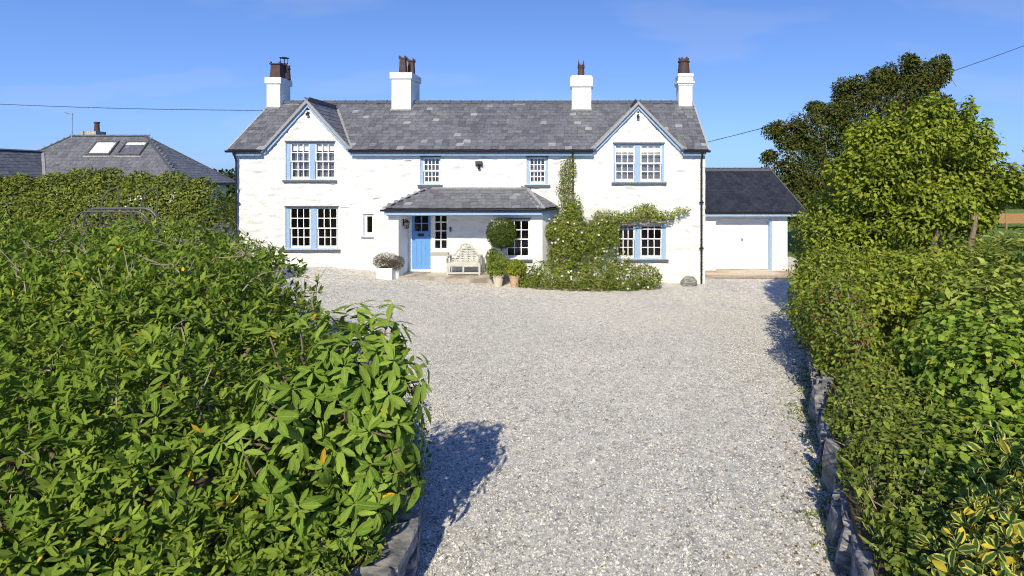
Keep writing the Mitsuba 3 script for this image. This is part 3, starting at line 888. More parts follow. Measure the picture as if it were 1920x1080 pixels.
# ---- chimneys
def chimney(x0, x1, y0, y1, zb, zt, style, pots):
    st = MB().box(x0, x1, y0, y1, zb, zt - 0.28)
    key = st.put('chimney', 'mat_render', house)
    cap = MB()
    if style == 'slab':
        cap.box(x0 - 0.06, x1 + 0.06, y0 - 0.06, y1 + 0.06, zt - 0.28, zt - 0.02)
        cap.put('cap', 'mat_render', key)
    else:
        steps = [(0.03, -0.28, -0.22), (0.075, -0.22, -0.02), ]
        prof = [(0.0, -0.30), (0.07, -0.27), (0.075, 0.0), (0.06, 0.10), (0.02, 0.18), (-0.06, 0.225), (-0.16, 0.24)] if style == 'round' else [(0.03, -0.34), (0.03, -0.26), (0.085, -0.25), (0.085, -0.17), (0.03, -0.16), (0.025, 0.02), (0.05, 0.06), (0.045, 0.16), (-0.02, 0.20), (-0.08, 0.21)]
        vv, k = [], len(prof)
        for o, dz in prof:
            vv += [[x0 - o, y0 - o, zt + dz], [x1 + o, y0 - o, zt + dz], [x1 + o, y1 + o, zt + dz], [x0 - o, y1 + o, zt + dz]]
        ff = []
        for i in range(k - 1):
            for j in range(4):
                a, b2 = i * 4 + j, i * 4 + (j + 1) % 4
                ff += [[a, b2, b2 + 4], [a, b2 + 4, a + 4]]
        e = (k - 1) * 4
        ff += [[e, e + 1, e + 2], [e, e + 2, e + 3], [0, 2, 1], [0, 3, 2]]
        cap.add(vv, ff)
        cap.put('cap', 'mat_render', key)
    MB().box(x0 - 0.03, x1 + 0.03, y0 - 0.10, y0 - 0.003, zb + 0.55, zb + 0.62).beam((x0 - 0.05, y0 - 0.09, zb + 0.56), (x1 + 0.05, y0 - 0.09, zb + 0.56), 0.16, 0.02).put('flashing', 'mat_lead', key)
    for kind, px_, py_, r, hgt in pots:
        zp = zt + (0.2 if style != 'slab' else -0.02)
        t = MB()
        if kind == 'square':
            n = 4
            prof = [(r * 1.08, 0), (r * 0.95, hgt * 0.6), (r * 0.93, hgt * 0.82), (r * 1.15, hgt * 0.86), (r * 1.15, hgt * 0.92), (r * 0.95, hgt * 0.93), (r * 0.8, hgt * 0.9), (0.0, hgt * 0.85)]
            t.lathe([(a * 1.35, z) for a, z in prof], (px_, py_, zp), 4)
            # turn the square so a face looks to the front
            vv = np.vstack(t.v) - [px_, py_, 0]
            c45 = math.cos(math.pi / 4)
            t.v = [np.stack([vv[:, 0] * c45 - vv[:, 1] * c45 + px_, vv[:, 0] * c45 + vv[:, 1] * c45 + py_, vv[:, 2]], 1)]
            t.f = [np.vstack(t.f)]
            for i in (-1, 1):
                for j in (-1, 1):
                    t.box(px_ + i * r * 0.85 - 0.03, px_ + i * r * 0.85 + 0.03, py_ + j * r * 0.85 - 0.03, py_ + j * r * 0.85 + 0.03, zp + hgt * 0.9, zp + hgt * 1.03)
            t.put('pot', 'mat_chimney_pot', key)
        elif kind == 'round':
            t.lathe([(r * 1.12, 0), (r * 1.0, hgt * 0.45), (r * 0.92, hgt * 0.72), (r * 1.1, hgt * 0.74), (r * 1.1, hgt * 0.8), (r * 0.92, hgt * 0.83), (r * 0.9, hgt * 0.93), (r * 0.7, hgt * 0.93), (r * 0.65, hgt * 0.6), (0, hgt * 0.6)], (px_, py_, zp), 16)
            for i in range(6):
                a = i * math.pi / 3
                t.box(px_ + r * 0.8 * math.cos(a) - 0.035, px_ + r * 0.8 * math.cos(a) + 0.035, py_ + r * 0.8 * math.sin(a) - 0.035, py_ + r * 0.8 * math.sin(a) + 0.035, zp + hgt * 0.92, zp + hgt * (1.0 + 0.03 * (i % 2)))
            t.put('pot', 'mat_chimney_pot', key, smooth=35)
        elif kind == 'slim':
            t.lathe([(r * 1.0, 0), (r * 0.85, hgt * 0.5), (r * 1.05, hgt * 0.52), (r * 1.05, hgt * 0.6), (r * 0.9, hgt * 0.62), (r * 1.0, hgt * 0.7), (r * 0.7, hgt * 0.7), (0, hgt * 0.5)], (px_, py_, zp), 14)
            for i in (-1, 1):
                t.prism([(px_ + i * r * 0.95, zp + hgt * 0.68), (px_ + i * r * 0.75, zp + hgt), (px_ + i * r * 0.25, zp + hgt * 0.68)][::i], 'y', py_ - 0.09, py_ + 0.09)
            t.put('pot', 'mat_chimney_pot', key)
        else:   # cowl: a flue with a disc on struts
            t.tube([(px_, py_, zp), (px_, py_, zp + hgt * 0.72)], r, 12)
            for i in range(4):
                a = i * math.pi / 2 + 0.4
                t.tube([(px_ + r * math.cos(a), py_ + r * math.sin(a), zp + hgt * 0.7), (px_ + r * 1.1 * math.cos(a), py_ + r * 1.1 * math.sin(a), zp + hgt * 0.96)], 0.014, 5)
            t.lathe([(0, 0), (r * 1.5, 0.0), (r * 1.5, 0.02), (0, 0.07)], (px_, py_, zp + hgt * 0.95), 14)
            t.put('cowl', 'mat_black', key)


chimney(-13.40, -12.83, 25.60, 26.50, 6.3, 8.22, 'slab', [('square', -13.05, 25.82, 0.22, 0.66), ('round', -12.9, 26.22, 0.19, 0.62), ('cowl', -12.95, 26.2, 0.13, 0.98)])
chimney(-8.03, -7.21, 25.43, 26.80, 6.2, 8.40, 'slab', [('square', -7.62, 25.7, 0.135, 0.72), ('square', -7.44, 26.3, 0.135, 0.72)])
chimney(-0.40, 0.42, 25.43, 26.25, 6.2, 8.06, 'round', [('slim', -0.01, 25.84, 0.15, 0.72)])
chimney(4.16, 4.74, 25.65, 26.35, 6.3, 8.20, 'corbel', [('round', 4.43, 26.0, 0.24, 0.70)])

# ---------------------------------------------------------------- garage
gar = thing('garage', 'low white garage with dark slate roof at the right end of the house', 'garage')
GY, GX0, GX1, GZ = 26.3, 4.76, 9.02, -0.13
DX0, DX1, DZ = 5.89, 8.34, 2.16
shape = Polygon([(GX0, -0.5), (DX0, -0.5), (DX0, DZ), (DX1, DZ), (DX1, -0.5), (GX1, -0.5), (GX1, 2.42), (GX0, 2.42)])
m = trimesh.creation.extrude_polygon(shape, 0.42, engine='earcut')
v = np.array(m.vertices)
w = MB().add(np.stack([v[:, 0], GY + v[:, 2], v[:, 1]], 1), m.faces[:, ::-1])
w.box(GX1 - 0.3, GX1, GY + 0.422, GY + 5.2, -0.5, 2.42).box(GX0, GX0 + 0.3, GY + 0.422, GY + 5.2, -0.5, 2.42).box(GX0 + 0.302, GX1 - 0.302, GY + 4.9, GY + 5.2, -0.5, 2.42)
w.put('wall', 'mat_render', gar)
d = MB()
d.box(DX0 + 0.002, DX1 - 0.09, GY + 0.30, GY + 0.33, GZ + 0.02, DZ - 0.03)
gd = d.put('door', 'mat_white_paint', gar, label='white up-and-over garage door')
r = MB()
for i in range(1, 10):
    x = DX0 + (DX1 - DX0) * i / 10
    r.box(x - 0.09, x + 0.09, GY + 0.292, GY + 0.298, GZ + 0.1, DZ - 0.10)
r.put('rib', 'mat_white_paint', gd)
MB().box(7.08, 7.13, GY + 0.26, GY + 0.29, 1.12, 1.24).put('handle', 'mat_black', gd)
MB().box(DX1 - 0.088, DX1 - 0.003, GY + 0.03, GY + 0.36, GZ, DZ - 0.003).put('frame', 'mat_blue_paint', gd)
MB().box(GX0, GX1 + 0.72, GY - 0.36, GY - 0.335, 2.26, 2.42).put('fascia', 'mat_blue_paint', gar)
MB().box(GX0, GX1 + 0.70, GY - 0.333, GY - 0.002, 2.40, 2.425).put('soffit', 'mat_white_paint', gar)
gutter(GX0, GX1 + 0.74, GY - 0.42, 2.47, gar, 0.10)
GE, GR = (GY - 0.40, 2.44), (28.7, 4.30)
gl = math.hypot(GR[0] - GE[0], GR[1] - GE[1])
gc, gsn = (GR[0] - GE[0]) / gl, (GR[1] - GE[1]) / gl
x_e, x_r = GX1 + 0.70, GX1 - 0.02          # the verge runs in towards the ridge


def on_garage(u, v, w):
    return np.stack([u, GE[0] + v * gc - w * gsn, GE[1] + v * gsn + w * gc], 1)


rb = MB().add(*slab([(GX0, GE[0], GE[1]), (x_e, GE[0], GE[1]), (x_r, GR[0], GR[1]), (GX0, GR[0], GR[1])]))
rb.add(*slab([(x_r, GR[0], GR[1]), (x_e, GE[0], GE[1]), (x_e, 31.0, GE[1])])).add(*slab([(GX0, GR[0], GR[1]), (x_r, GR[0], GR[1]), (x_e, 31.0, GE[1]), (GX0, 31.0, GE[1])]))
groof = rb.put('roof', 'mat_underlay', gar)
gsl = slate_rows(15, gl / 15, lambda v: [(GX0 + 0.01, x_e + (x_r - x_e) * v / gl)], 0.25, on_garage, lift=0.008, thick=0.006, seed=70)
tone = np.random.default_rng(4).uniform(0, 1, len(gsl))
put('slate_courses', (np.vstack([g[1] for g in gsl]), np.vstack([BOXF + 8 * j for j in range(len(gsl))])), 'mat_slate_dark', groof, uv=np.repeat(np.stack([tone, tone], 1), 8, axis=0), kind='stuff')
for i in range(9):
    x0 = GX0 + 0.01 + i * (x_r - GX0) / 9
    MB().prism([(GR[0] - 0.16, GR[1] - 0.07), (GR[0], GR[1] + 0.06), (GR[0] + 0.16, GR[1] - 0.07), (GR[0], GR[1])], 'x', x0, x0 + (x_r - GX0) / 9 - 0.012).put('ridge_tile', 'mat_slate_plain', groof)
MB().beam((x_e + 0.0, GE[0], GE[1] + 0.03), (x_r, GR[0], GR[1] + 0.05), 0.07, 0.04).put('verge', 'mat_slate_plain', groof)

# ---------------------------------------------------------------- bungalow next door
bun = thing('bungalow', 'neighbouring bungalow with hipped slate roof and two skylights behind the tall hedge', 'house')
R0, R1 = np.array([-31.0, 36.5, 6.36]), np.array([-26.4, 36.5, 6.36])
F0, F1 = np.array([-34.5, 33.8, 3.55]), np.array([-22.5, 33.8, 3.55])
B0, B1 = np.array([-34.5, 39.3, 3.55]), np.array([-22.5, 39.3, 3.55])
MB().box(-33.9, -22.95, 34.3, 38.8, 0, 3.50).put('wall', 'mat_render', bun)
br = MB().add(*slab([F0, F1, R1, R0])).add(*slab([F1, B1, R1])).add(*slab([B1, B0, R0, R1])).add(*slab([B0, F0, R0]))
broof = br.put('roof', 'mat_underlay', bun)
bs = []
for A, B_, Ta, Tb in ((F0, F1, R0, R1), (F1, B1, R1, R1)):
    U = (B_ - A) / np.linalg.norm(B_ - A)
    N = np.cross(U, Ta - A)
    N /= np.linalg.norm(N)
    V = np.cross(N, U)
    H, ua, ub, LL = float((Ta - A) @ V), float((Ta - A) @ U), float((Tb - A) @ U), float(np.linalg.norm(B_ - A))
    nr = int(H / 0.25)
    bs += slate_rows(nr, H / nr, lambda v, H=H, ua=ua, ub=ub, LL=LL: [(v / H * ua, LL + v / H * (ub - LL))], 0.32, lambda u, v, w, A=A, U=U, V=V, N=N: A + u[:, None] * U + v[:, None] * V + w[:, None] * N, seed=80)
# cross wing on the left, its ridge running back into the main roof
W0, W1, WR0, WR1 = np.array([-30.1, 26.0, 3.5]), np.array([-30.1, 35.5, 3.5]), np.array([-31.8, 26.0, 5.36]), np.array([-31.8, 35.5, 5.36])
MB().box(-33.2, -30.45, 26.3, 34.29, 0, 3.46).put('wall', 'mat_render', bun)
wr = MB().add(*slab([W0, W1, WR1, WR0])).add(*slab([WR0, WR1, (-33.5, 35.5, 3.5), (-33.5, 26.0, 3.5)]))
wroof = wr.put('roof', 'mat_underlay', bun)
U = (W1 - W0) / np.linalg.norm(W1 - W0)
N = np.cross(U, WR0 - W0)
N /= np.linalg.norm(N)
V = np.cross(N, U)
H = float((WR0 - W0) @ V)
bs2 = slate_rows(10, H / 10, lambda v: [(0.0, 7.85 + 1.65 * v / H)], 0.32, lambda u, v, w: W0 + u[:, None] * U + v[:, None] * V + w[:, None] * N, seed=81)
for s_, par in ((bs, broof), (bs2, wroof)):
    tone = np.random.default_rng(len(s_)).uniform(0.1, 0.8, len(s_))
    put('slate_courses', (np.vstack([g[1] for g in s_]), np.vstack([BOXF + 8 * j for j in range(len(s_))])), 'mat_slate', par, uv=np.repeat(np.stack([tone, tone], 1), 8, axis=0), kind='stuff')
for a, b_ in ((R1, F1), (R1, B1), (R0, R1), (R0, F0)):
    MB().beam(a + [0, 0, 0.06], b_ + [0, 0, 0.06], 0.16, 0.05).put('ridge_tile', 'mat_slate_plain', broof)
MB().beam(WR0 + [0, 0, 0.06], WR1 + [0, 0, 0.06], 0.16, 0.05).put('ridge_tile', 'mat_black', wroof)
MB().beam((-31.75, 35.42, 5.38), (-30.1, 33.72, 3.6), 0.14, 0.05).put('valley_flashing', 'mat_lead', broof)
MB().beam(F0 + [0, -0.03, -0.05], F1 + [0.05, -0.03, -0.05], 0.1, 0.12).beam(F1 + [0.05, 0, -0.05], B1 + [0.05, 0, -0.05], 0.1, 0.12).put('gutter', 'mat_black', broof)
fu = (F1 - F0) / np.linalg.norm(F1 - F0)
fN = np.cross(fu, R0 - F0)
fN /= np.linalg.norm(fN)
fV = np.cross(fN, fu)
fa = F0 + np.array([0, 0, 0.0])
for k, (u0, u1, lab) in enumerate(((5.35, 6.75, 'skylight with its pale blind down'), (7.15, 8.55, 'skylight with a clear pane'))):
    def q(u, v, w):
        return fa + fu * u + fV * v + fN * w
    v0, v1 = 2.25, 3.45
    f_ = MB()
    for (a0, a1, c0, c1) in ((u0, u1, v0, v0 + 0.13), (u0, u1, v1 - 0.09, v1), (u0, u0 + 0.09, v0 + 0.13, v1 - 0.09), (u1 - 0.09, u1, v0 + 0.13, v1 - 0.09)):
        f_.add([q(a, c, h) for a in (a0, a1) for c in (c0, c1) for h in (0.0, 0.14)], BOXF)
    sk = f_.put('skylight', 'mat_slate_plain', broof, label=lab)
    put('pane', ([q(u0 + 0.09, v0 + 0.13, 0.11), q(u1 - 0.09, v0 + 0.13, 0.11), q(u1 - 0.09, v1 - 0.09, 0.11), q(u0 + 0.09, v1 - 0.09, 0.11)], [[0, 1, 2], [0, 2, 3]]), 'mat_glass', sk)
    t_ = MB().add([q(a, c, h) for a in (u0 + 0.09, u1 - 0.09) for c in (v0 + 0.13 if k == 0 else v1 - 0.30, v1 - 0.09) for h in (0.04, 0.06)], BOXF)
    t_.put('blind', 'mat_blind', sk)
    MB().add([q(a, c, h) for a in (u0 - 0.1, u1 + 0.05) for c in (v0 - 0.09, v0 - 0.02) for h in (0.03, 0.05)], BOXF).put('apron', 'mat_mortar', sk)
cx = MB().box(-31.0, -30.05, 37.2, 38.0, 5.5, 6.78)
ck = cx.put('chimney', 'mat_mortar', bun)
MB().lathe([(0.15, 0), (0.13, 0.5), (0.16, 0.52), (0.16, 0.6), (0.1, 0.6), (0, 0.4)], (-30.3, 37.6, 6.78), 10).put('pot', 'mat_chimney_pot', ck)
MB().tube([(-30.85, 36.4, 6.3), (-30.85, 36.4, 7.85)], 0.035, 8).tube([(-31.2, 36.4, 7.82), (-30.8, 36.4, 7.74)], 0.03, 6).tube([(-31.2, 36.25, 7.82), (-31.2, 36.55, 7.82)], 0.012, 5).tube([(-31.05, 36.2, 7.80), (-31.05, 36.6, 7.80)], 0.012, 5).put('aerial', 'mat_steel', bun)

# ---------------------------------------------------------------- things on the house front
def floodlight(x, y, z):
    t = thing('floodlight', 'black floodlight with sensor high on the wall between the two small windows', 'floodlight')
    MB().prism([(y - 0.10, z - 0.05), (y - 0.20, z + 0.02), (y - 0.14, z + 0.14), (y - 0.05, z + 0.11)], 'x', x - 0.13, x + 0.13).put('housing', 'mat_black', t)
    MB().box(x - 0.02, x + 0.02, y - 0.07, y + 0.02, z - 0.02, z + 0.03).tube([(x, y - 0.04, z - 0.02), (x, y - 0.06, z - 0.12)], 0.03, 8).put('bracket', 'mat_black', t)
    MB().lathe([(0, -0.06), (0.05, -0.04), (0.06, 0.01), (0.0, 0.04)], (x, y - 0.09, z - 0.13), 10).put('sensor', 'mat_black', t)
    MB().box(x - 0.03, x + 0.04, y - 0.06, y + 0.01, z + 0.29, z + 0.38).put('junction_box', 'mat_white_paint', t)


floodlight(-3.898, YF, 4.429)
for nm, x, z, lab in (('left', GABLES[0][0], 6.408, 'small dark wall light near the peak of the left gable'), ('right', GABLES[1][0], 6.306, 'small dark wall light near the peak of the right gable')):
    t = thing('wall_light', lab, 'wall light', 'wall lights in the gables')
    MB().box(x - 0.05, x + 0.05, YF - 0.03, YF + 0.05, z - 0.05, z + 0.05).tube([(x, YF - 0.02, z), (x, YF - 0.12, z + 0.05)], 0.02, 6).put('bracket', 'mat_black', t)
    MB().lathe([(0, -0.05), (0.05, -0.05), (0.055, 0.02), (0.02, 0.06), (0, 0.06)], (x, YF - 0.13, z - 0.06), 10).put('lamp_head', 'mat_black', t)
    MB().box(x - 0.035, x + 0.035, YF - 0.05, YF + 0.03, z + 0.12, z + 0.17).put('sensor', 'mat_black', t)

t = thing('lantern', 'dark metal lantern on the side wall of the porch beside the blue door', 'lantern')
lx, ly, lz = PXC + 0.14, 22.35, 2.12
MB().box(PXC - 0.01, PXC + 0.025, ly - 0.05, ly + 0.05, lz + 0.02, lz + 0.28).tube([(PXC, ly, lz + 0.2), (lx, ly, lz + 0.30), (lx, ly, lz + 0.22)], 0.014, 6).put('bracket', 'mat_black', t)
MB().lathe([(0, 0.26), (0.03, 0.25), (0.11, 0.17), (0.11, 0.155), (0, 0.155)], (lx, ly, lz), 6).put('cap', 'mat_black', t)
MB().lathe([(0, -0.1), (0.06, -0.09), (0.07, -0.07), (0, -0.07)], (lx, ly, lz), 6).put('base', 'mat_black', t)
fr = MB()
for i in range(6):
    a = i * math.pi / 3
    fr.tube([(lx + 0.065 * math.cos(a), ly + 0.065 * math.sin(a), lz - 0.07), (lx + 0.095 * math.cos(a), ly + 0.095 * math.sin(a), lz + 0.155)], 0.008, 5)
fr.lathe([(0.02, -0.07), (0.02, 0.05), (0, 0.06)], (lx, ly, lz), 8)
fr.put('frame', 'mat_black', t)

t = thing('key_box', 'small black box on the porch wall just right of the narrow window', 'key box')
MB().box(-5.03, -4.97, YF - 0.06, YF + 0.0, 1.88, 2.05).put('body', 'mat_black', t)
MB().box(-5.02, -4.98, YF - 0.072, YF - 0.061, 1.92, 2.0).put('cover', 'mat_slate_plain', t)

# ---------------------------------------------------------------- bench in the porch
bx0, bx1, bz, byf, byb = -4.97, -3.72, 0.345, 22.12, 22.62
bench = thing('garden_bench', 'weathered pale wooden bench with a stepped arched back under the porch', 'bench')
w_ = bx1 - bx0
cx = (bx0 + bx1) / 2
for i in range(5):
    y = byf + 0.02 + i * 0.1
    MB().box(bx0 + 0.06, bx1 - 0.06, y, y + 0.082, bz + 0.42, bz + 0.445).put('seat_slat', 'mat_bench', bench)
for x in (bx0, bx1 - 0.07):
    MB().box(x, x + 0.07, byf, byf + 0.07, bz, bz + 0.66).put('leg', 'mat_bench', bench)
    MB().beam((x + 0.035, byb + 0.0, bz), (x + 0.035, byb + 0.12, bz + 0.70), 0.07, 0.07, up=(0, 1, 0)).put('leg', 'mat_bench', bench)
    a = np.linspace(-0.3, 1.15, 14) * math.pi
    y_c, z_c, rr = byf + 0.0, bz + 0.60, 0.085
    pts = [(x + 0.035, y_c - rr * math.sin(t_ * 1.0) * (1.15 - 0.35 * t_ / math.pi), z_c + rr * math.cos(t_)) for t_ in a[::-1]]
    arm = [(x + 0.035, byb + 0.1, bz + 0.66), (x + 0.035, byf + 0.3, bz + 0.69), (x + 0.035, byf + 0.08, bz + 0.69)] + [(x + 0.035, y_c + rr * math.sin(q_), z_c + rr * math.cos(q_)) for q_ in np.linspace(0, -1.6 * math.pi, 14)]
    MB().tube(arm, 0.035, 8).put('arm', 'mat_bench', bench, smooth=50)
MB().box(bx0 + 0.07, bx1 - 0.07, byf + 0.005, byf + 0.045, bz + 0.33, bz + 0.42).box(bx0 + 0.07, bx1 - 0.07, byf + 0.01, byf + 0.05, bz + 0.05, bz + 0.11).box(cx - 0.03, cx + 0.03, byf + 0.01, byf + 0.048, bz + 0.112, bz + 0.328).put('front_rail', 'mat_bench', bench)


def back_top(x):
    """The stepped, arched outline of the back."""
    s = abs(x - cx) / (w_ / 2)
    if s < 0.34:
        return 1.10 - 0.42 * (1 - math.sqrt(max(0, 1 - (s / 0.36) ** 2))) * 0.42
    if s < 0.66:
        return 0.92 - 0.18 * ((s - 0.34) / 0.32) ** 1.6
    return 0.70 - 0.04 * (s - 0.66)


def back_y(z):
    return byb + 0.03 + 0.12 * (z - 0.42)


xs_ = np.linspace(bx0 + 0.035, bx1 - 0.035, 61)
MB().tube([(x, back_y(back_top(x)), bz + back_top(x)) for x in xs_], 0.04, 6).put('crest_rail', 'mat_bench', bench, smooth=50)
for z in np.arange(0.50, 1.06, 0.085):
    xs2 = [x for x in np.linspace(bx0 + 0.06, bx1 - 0.06, 121) if back_top(x) > z + 0.02]
    if len(xs2) > 3:
        MB().beam((xs2[0], back_y(z), bz + z), (xs2[-1], back_y(z), bz + z), 0.028, 0.042).put('back_slat', 'mat_bench', bench)
for s in (-0.66, -0.34, 0, 0.34, 0.66):
    x = cx + s * w_ / 2
    zt_ = back_top(x + (0.01 if s < 0 else -0.01))
    MB().beam((x, back_y(0.42) + 0.02, bz + 0.42), (x, back_y(zt_) + 0.02, bz + zt_), 0.05, 0.03, up=(0, 1, 0)).put('back_stile', 'mat_bench', bench)

# ---------------------------------------------------------------- containers
plant = thing('planter', 'white square trough planted with a rounded grey heather left of the porch', 'planter')
gx0, gx1, gy0, gy1 = -7.31, -6.76, 21.45, 22.15
zz = float(gz(-7, 21.7))
tr = MB().box(gx0, gx1, gy0, gy0 + 0.05, zz - 0.05, zz + 0.40).box(gx0, gx1, gy1 - 0.05, gy1, zz - 0.05, zz + 0.40).box(gx0, gx0 + 0.05, gy0 + 0.05, gy1 - 0.05, zz - 0.05, zz + 0.40).box(gx1 - 0.05, gx1, gy0 + 0.05, gy1 - 0.05, zz - 0.05, zz + 0.40)
tr.put('trough', 'mat_render', plant)
MB().box(gx0 + 0.05, gx1 - 0.05, gy0 + 0.05, gy1 - 0.05, zz, zz + 0.34).put('soil', 'mat_earth', plant)

POT = [(0.0, 0.0), (0.13, 0.0), (0.185, 0.36), (0.21, 0.365), (0.215, 0.44), (0.185, 0.445), (0.17, 0.38), (0.0, 0.38)]
pot_a = thing('plant_pot', 'pale stone coloured flower pot, left of the pair at the foot of the clipped ball', 'flower pot', 'flower pots by the porch')
ax, ay = -2.90, 20.95
MB().lathe(POT, (ax, ay, float(gz(ax, ay)) - 0.01), 20).put('pot', 'mat_pale_pot', pot_a, smooth=40)
pot_b = thing('plant_pot', 'terracotta flower pot, right of the pair beside the flower bed', 'flower pot', 'flower pots by the porch')
px_b, py_b = -2.32, 20.95
MB().lathe(POT, (px_b, py_b, float(gz(px_b, py_b)) - 0.01), 20).put('pot', 'mat_terracotta', pot_b, smooth=40)


def rock(center, size, seed, n=40, squash=1.0):
    r = np.random.default_rng(seed)
    p = r.normal(size=(n, 3))
    p /= np.linalg.norm(p, axis=1, keepdims=True)
    p = np.sign(p) * np.abs(p) ** 0.65
    p *= np.asarray(size) * r.uniform(0.82, 1.0, (n, 1))
    return np.array(center), m3.Manifold.hull_points(p.astype(np.float64))


c0, mm = rock((0, 0, 0), (0.33, 0.26, 0.24), 4)
mm = mm.refine_to_length(0.06).to_mesh()
v = mm.vert_properties[:, :3].astype(float)
v += 0.035 * (meshkit.fbm(v * 5, 3, 2) - 0.5)[:, None] * v / 0.3
v += [4.02, 22.55, float(gz(4.02, 22.5)) + 0.12]
put('boulder', (v, mm.tri_verts), 'mat_stone', label='grey rounded boulder at the foot of the white wall by the downpipe', category='boulder', smooth=40)

# black metal frame with mesh, among the shrubs on the left
fr_ = thing('garden_arbour', 'black metal garden seat frame with rounded corners and mesh in front of the hedge', 'garden frame')
fx0, fx1, fy, ft = -12.60, -10.72, 15.2, 3.18
g0 = float(gz(-11.6, 15.2)) + 0.2
out = [(fx0, fy, g0)] + [(fx0 + 0.35 - 0.35 * math.cos(a), fy, ft - 0.35 + 0.35 * math.sin(a)) for a in np.linspace(0, math.pi / 2, 8)] + [(fx1 - 0.35 + 0.35 * math.sin(a), fy, ft - 0.35 + 0.35 * math.cos(a)) for a in np.linspace(0, math.pi / 2, 8)] + [(fx1, fy, g0)]
MB().tube(out, 0.034, 8).tube([(x, y - 0.30, z - 0.06) for x, y, z in out], 0.022, 8).put('frame', 'mat_iron', fr_, smooth=40)
net = MB()
for x in np.arange(fx0 + 0.1, fx1, 0.11):
    net.tube([(x, fy, g0 + 0.5), (x, fy, ft - 0.06)], 0.006, 3)
for z in np.arange(g0 + 0.6, ft - 0.05, 0.11):
    net.tube([(fx0, fy, z), (fx1, fy, z)], 0.006, 3)
net.put('mesh_panel', 'mat_iron', fr_, kind='stuff')
for i, hx in enumerate((-12.25, -11.25)):
    arc = [(hx + 0.42 - 0.42 * math.cos(a), fy + 0.15, ft + 0.02 + 0.5 * math.sin(a)) for a in np.linspace(0, 0.5 * math.pi, 9)]
    MB().tube(arc, 0.018, 6).tube([(hx + 0.42, fy + 0.15, ft + 0.52), (hx + 0.42, fy + 0.15, ft - 0.05)], 0.014, 6).put('hoop', 'mat_iron', fr_)

# ---------------------------------------------------------------- overhead cables
def cable(label, a, b_, sag, r):
    t_ = np.linspace(0, 1, 40)[:, None]
    p = np.array(a) * (1 - t_) + np.array(b_) * t_
    p[:, 2] -= sag * 4 * (t_ * (1 - t_))[:, 0]
    k = numbered('overhead_cable')
    THINGS.add(k)
    scene[k] = mikit.ply(tube(p, r, 5), 'mat_black')
    labels[k] = {'label': label, 'category': 'cable', 'group': 'overhead cables'}


cable('thin black cable that reaches the left chimney from beyond the bungalow', (-62.0, 36.0, 11.0), (-13.2, 26.1, 6.85), 0.75, 0.013)
cable('thin black cable rising from the right end of the house past the tall tree', (4.7, 28.0, 5.3), (46.0, 38.0, 20.5), 1.35, 0.016)

# wooden fence far off on the right
fe = thing('wooden_fence', 'low orange brown timber fence beyond the lawn at the right edge', 'fence')
for i in range(9):
    x = 32.0 + i * 1.9
    MB().box(x, x + 0.12, 48.0, 48.12, -0.3, 1.02).put('post', 'mat_fence', fe)
    if i < 8:
        for k in range(4):
            MB().box(x + 0.125, x + 1.895, 48.03, 48.06, 0.22 + k * 0.2, 0.40 + k * 0.2).put('board', 'mat_fence', fe)

# ---------------------------------------------------------------- plants
def unit(a):
    return a / (np.linalg.norm(a, axis=-1, keepdims=True) + 1e-12)


def leaves(base, d, n, L, W, curl=0.15, fold=0.12, stations=1, tone=None, shape='lance'):
    """Leaves as folded blades: base points, directions, face normals (k, 3), lengths and widths (k,). Returns (k, m, 3), faces, (k, m, 2)."""
    k = len(base)
    d = unit(d)
    n = unit(n - (n * d).sum(1, keepdims=True) * d)
    s = np.cross(n, d)
    L, W = np.broadcast_to(L, (k,))[:, None], np.broadcast_to(W, (k,))[:, None]
    curl = np.broadcast_to(curl, (k,))[:, None]
    if stations == 1:
        ts, ws = [0.5 if shape == 'lance' else 0.4], [1.0]
    elif stations == 2:
        ts, ws = ([0.3, 0.7], [0.9, 0.85]) if shape == 'lance' else ([0.25, 0.6], [1.0, 0.75])
    else:
        ts, ws = ([0.2, 0.5, 0.8], [0.62, 1.0, 0.72]) if shape == 'lance' else ([0.12, 0.35, 0.7], [0.85, 1.0, 0.55])
    V, UV = [base], [np.zeros(k)]
    for t, w in zip(ts, ws):
        mid = base + d * L * t - n * curl * L * t * t
        for e in (-1, 0, 1):
            V.append(mid + e * s * W * w / 2 + (abs(e) * fold) * n * W * w)
            UV.append(np.full(k, float(abs(e))))
    V.append(base + d * L - n * curl * L)
    UV.append(np.full(k, 0.3))
    V = np.stack(V, 1)
    m = len(ts)
    F = [[0, 2, 1], [0, 3, 2]]
    for i in range(m - 1):
        a = 1 + 3 * i
        F += [[a, a + 1, a + 4], [a, a + 4, a + 3], [a + 1, a + 2, a + 5], [a + 1, a + 5, a + 4]]
    a = 1 + 3 * (m - 1)
    F += [[a, a + 1, a + 3], [a + 1, a + 2, a + 3]]
    tone = np.random.default_rng(k).uniform(0, 1, k) if tone is None else tone
    return V, np.array(F), np.stack([np.repeat(tone[:, None], V.shape[1], 1), np.stack(UV, 1)], -1)


def join(batches):
    """Leaf batches as one (vertices, faces, uv)."""
    v, f, u, n = [], [], [], 0
    for V, F, UV in batches:
        k, m = V.shape[:2]
        v.append(V.reshape(-1, 3))
        u.append(UV.reshape(-1, 2))
        f.append((F[None] + (np.arange(k) * m)[:, None, None]).reshape(-1, 3) + n)
        n += k * m
    return np.vstack(v), np.vstack(f), np.vstack(u)


def put_leaves(batch, mat, parent, name='foliage', smooth=False, kind='stuff'):
    v, f, u = join(batch if isinstance(batch, list) else [batch])
    return put(name, (v, f), mat, parent, uv=u, smooth=smooth, kind=kind)


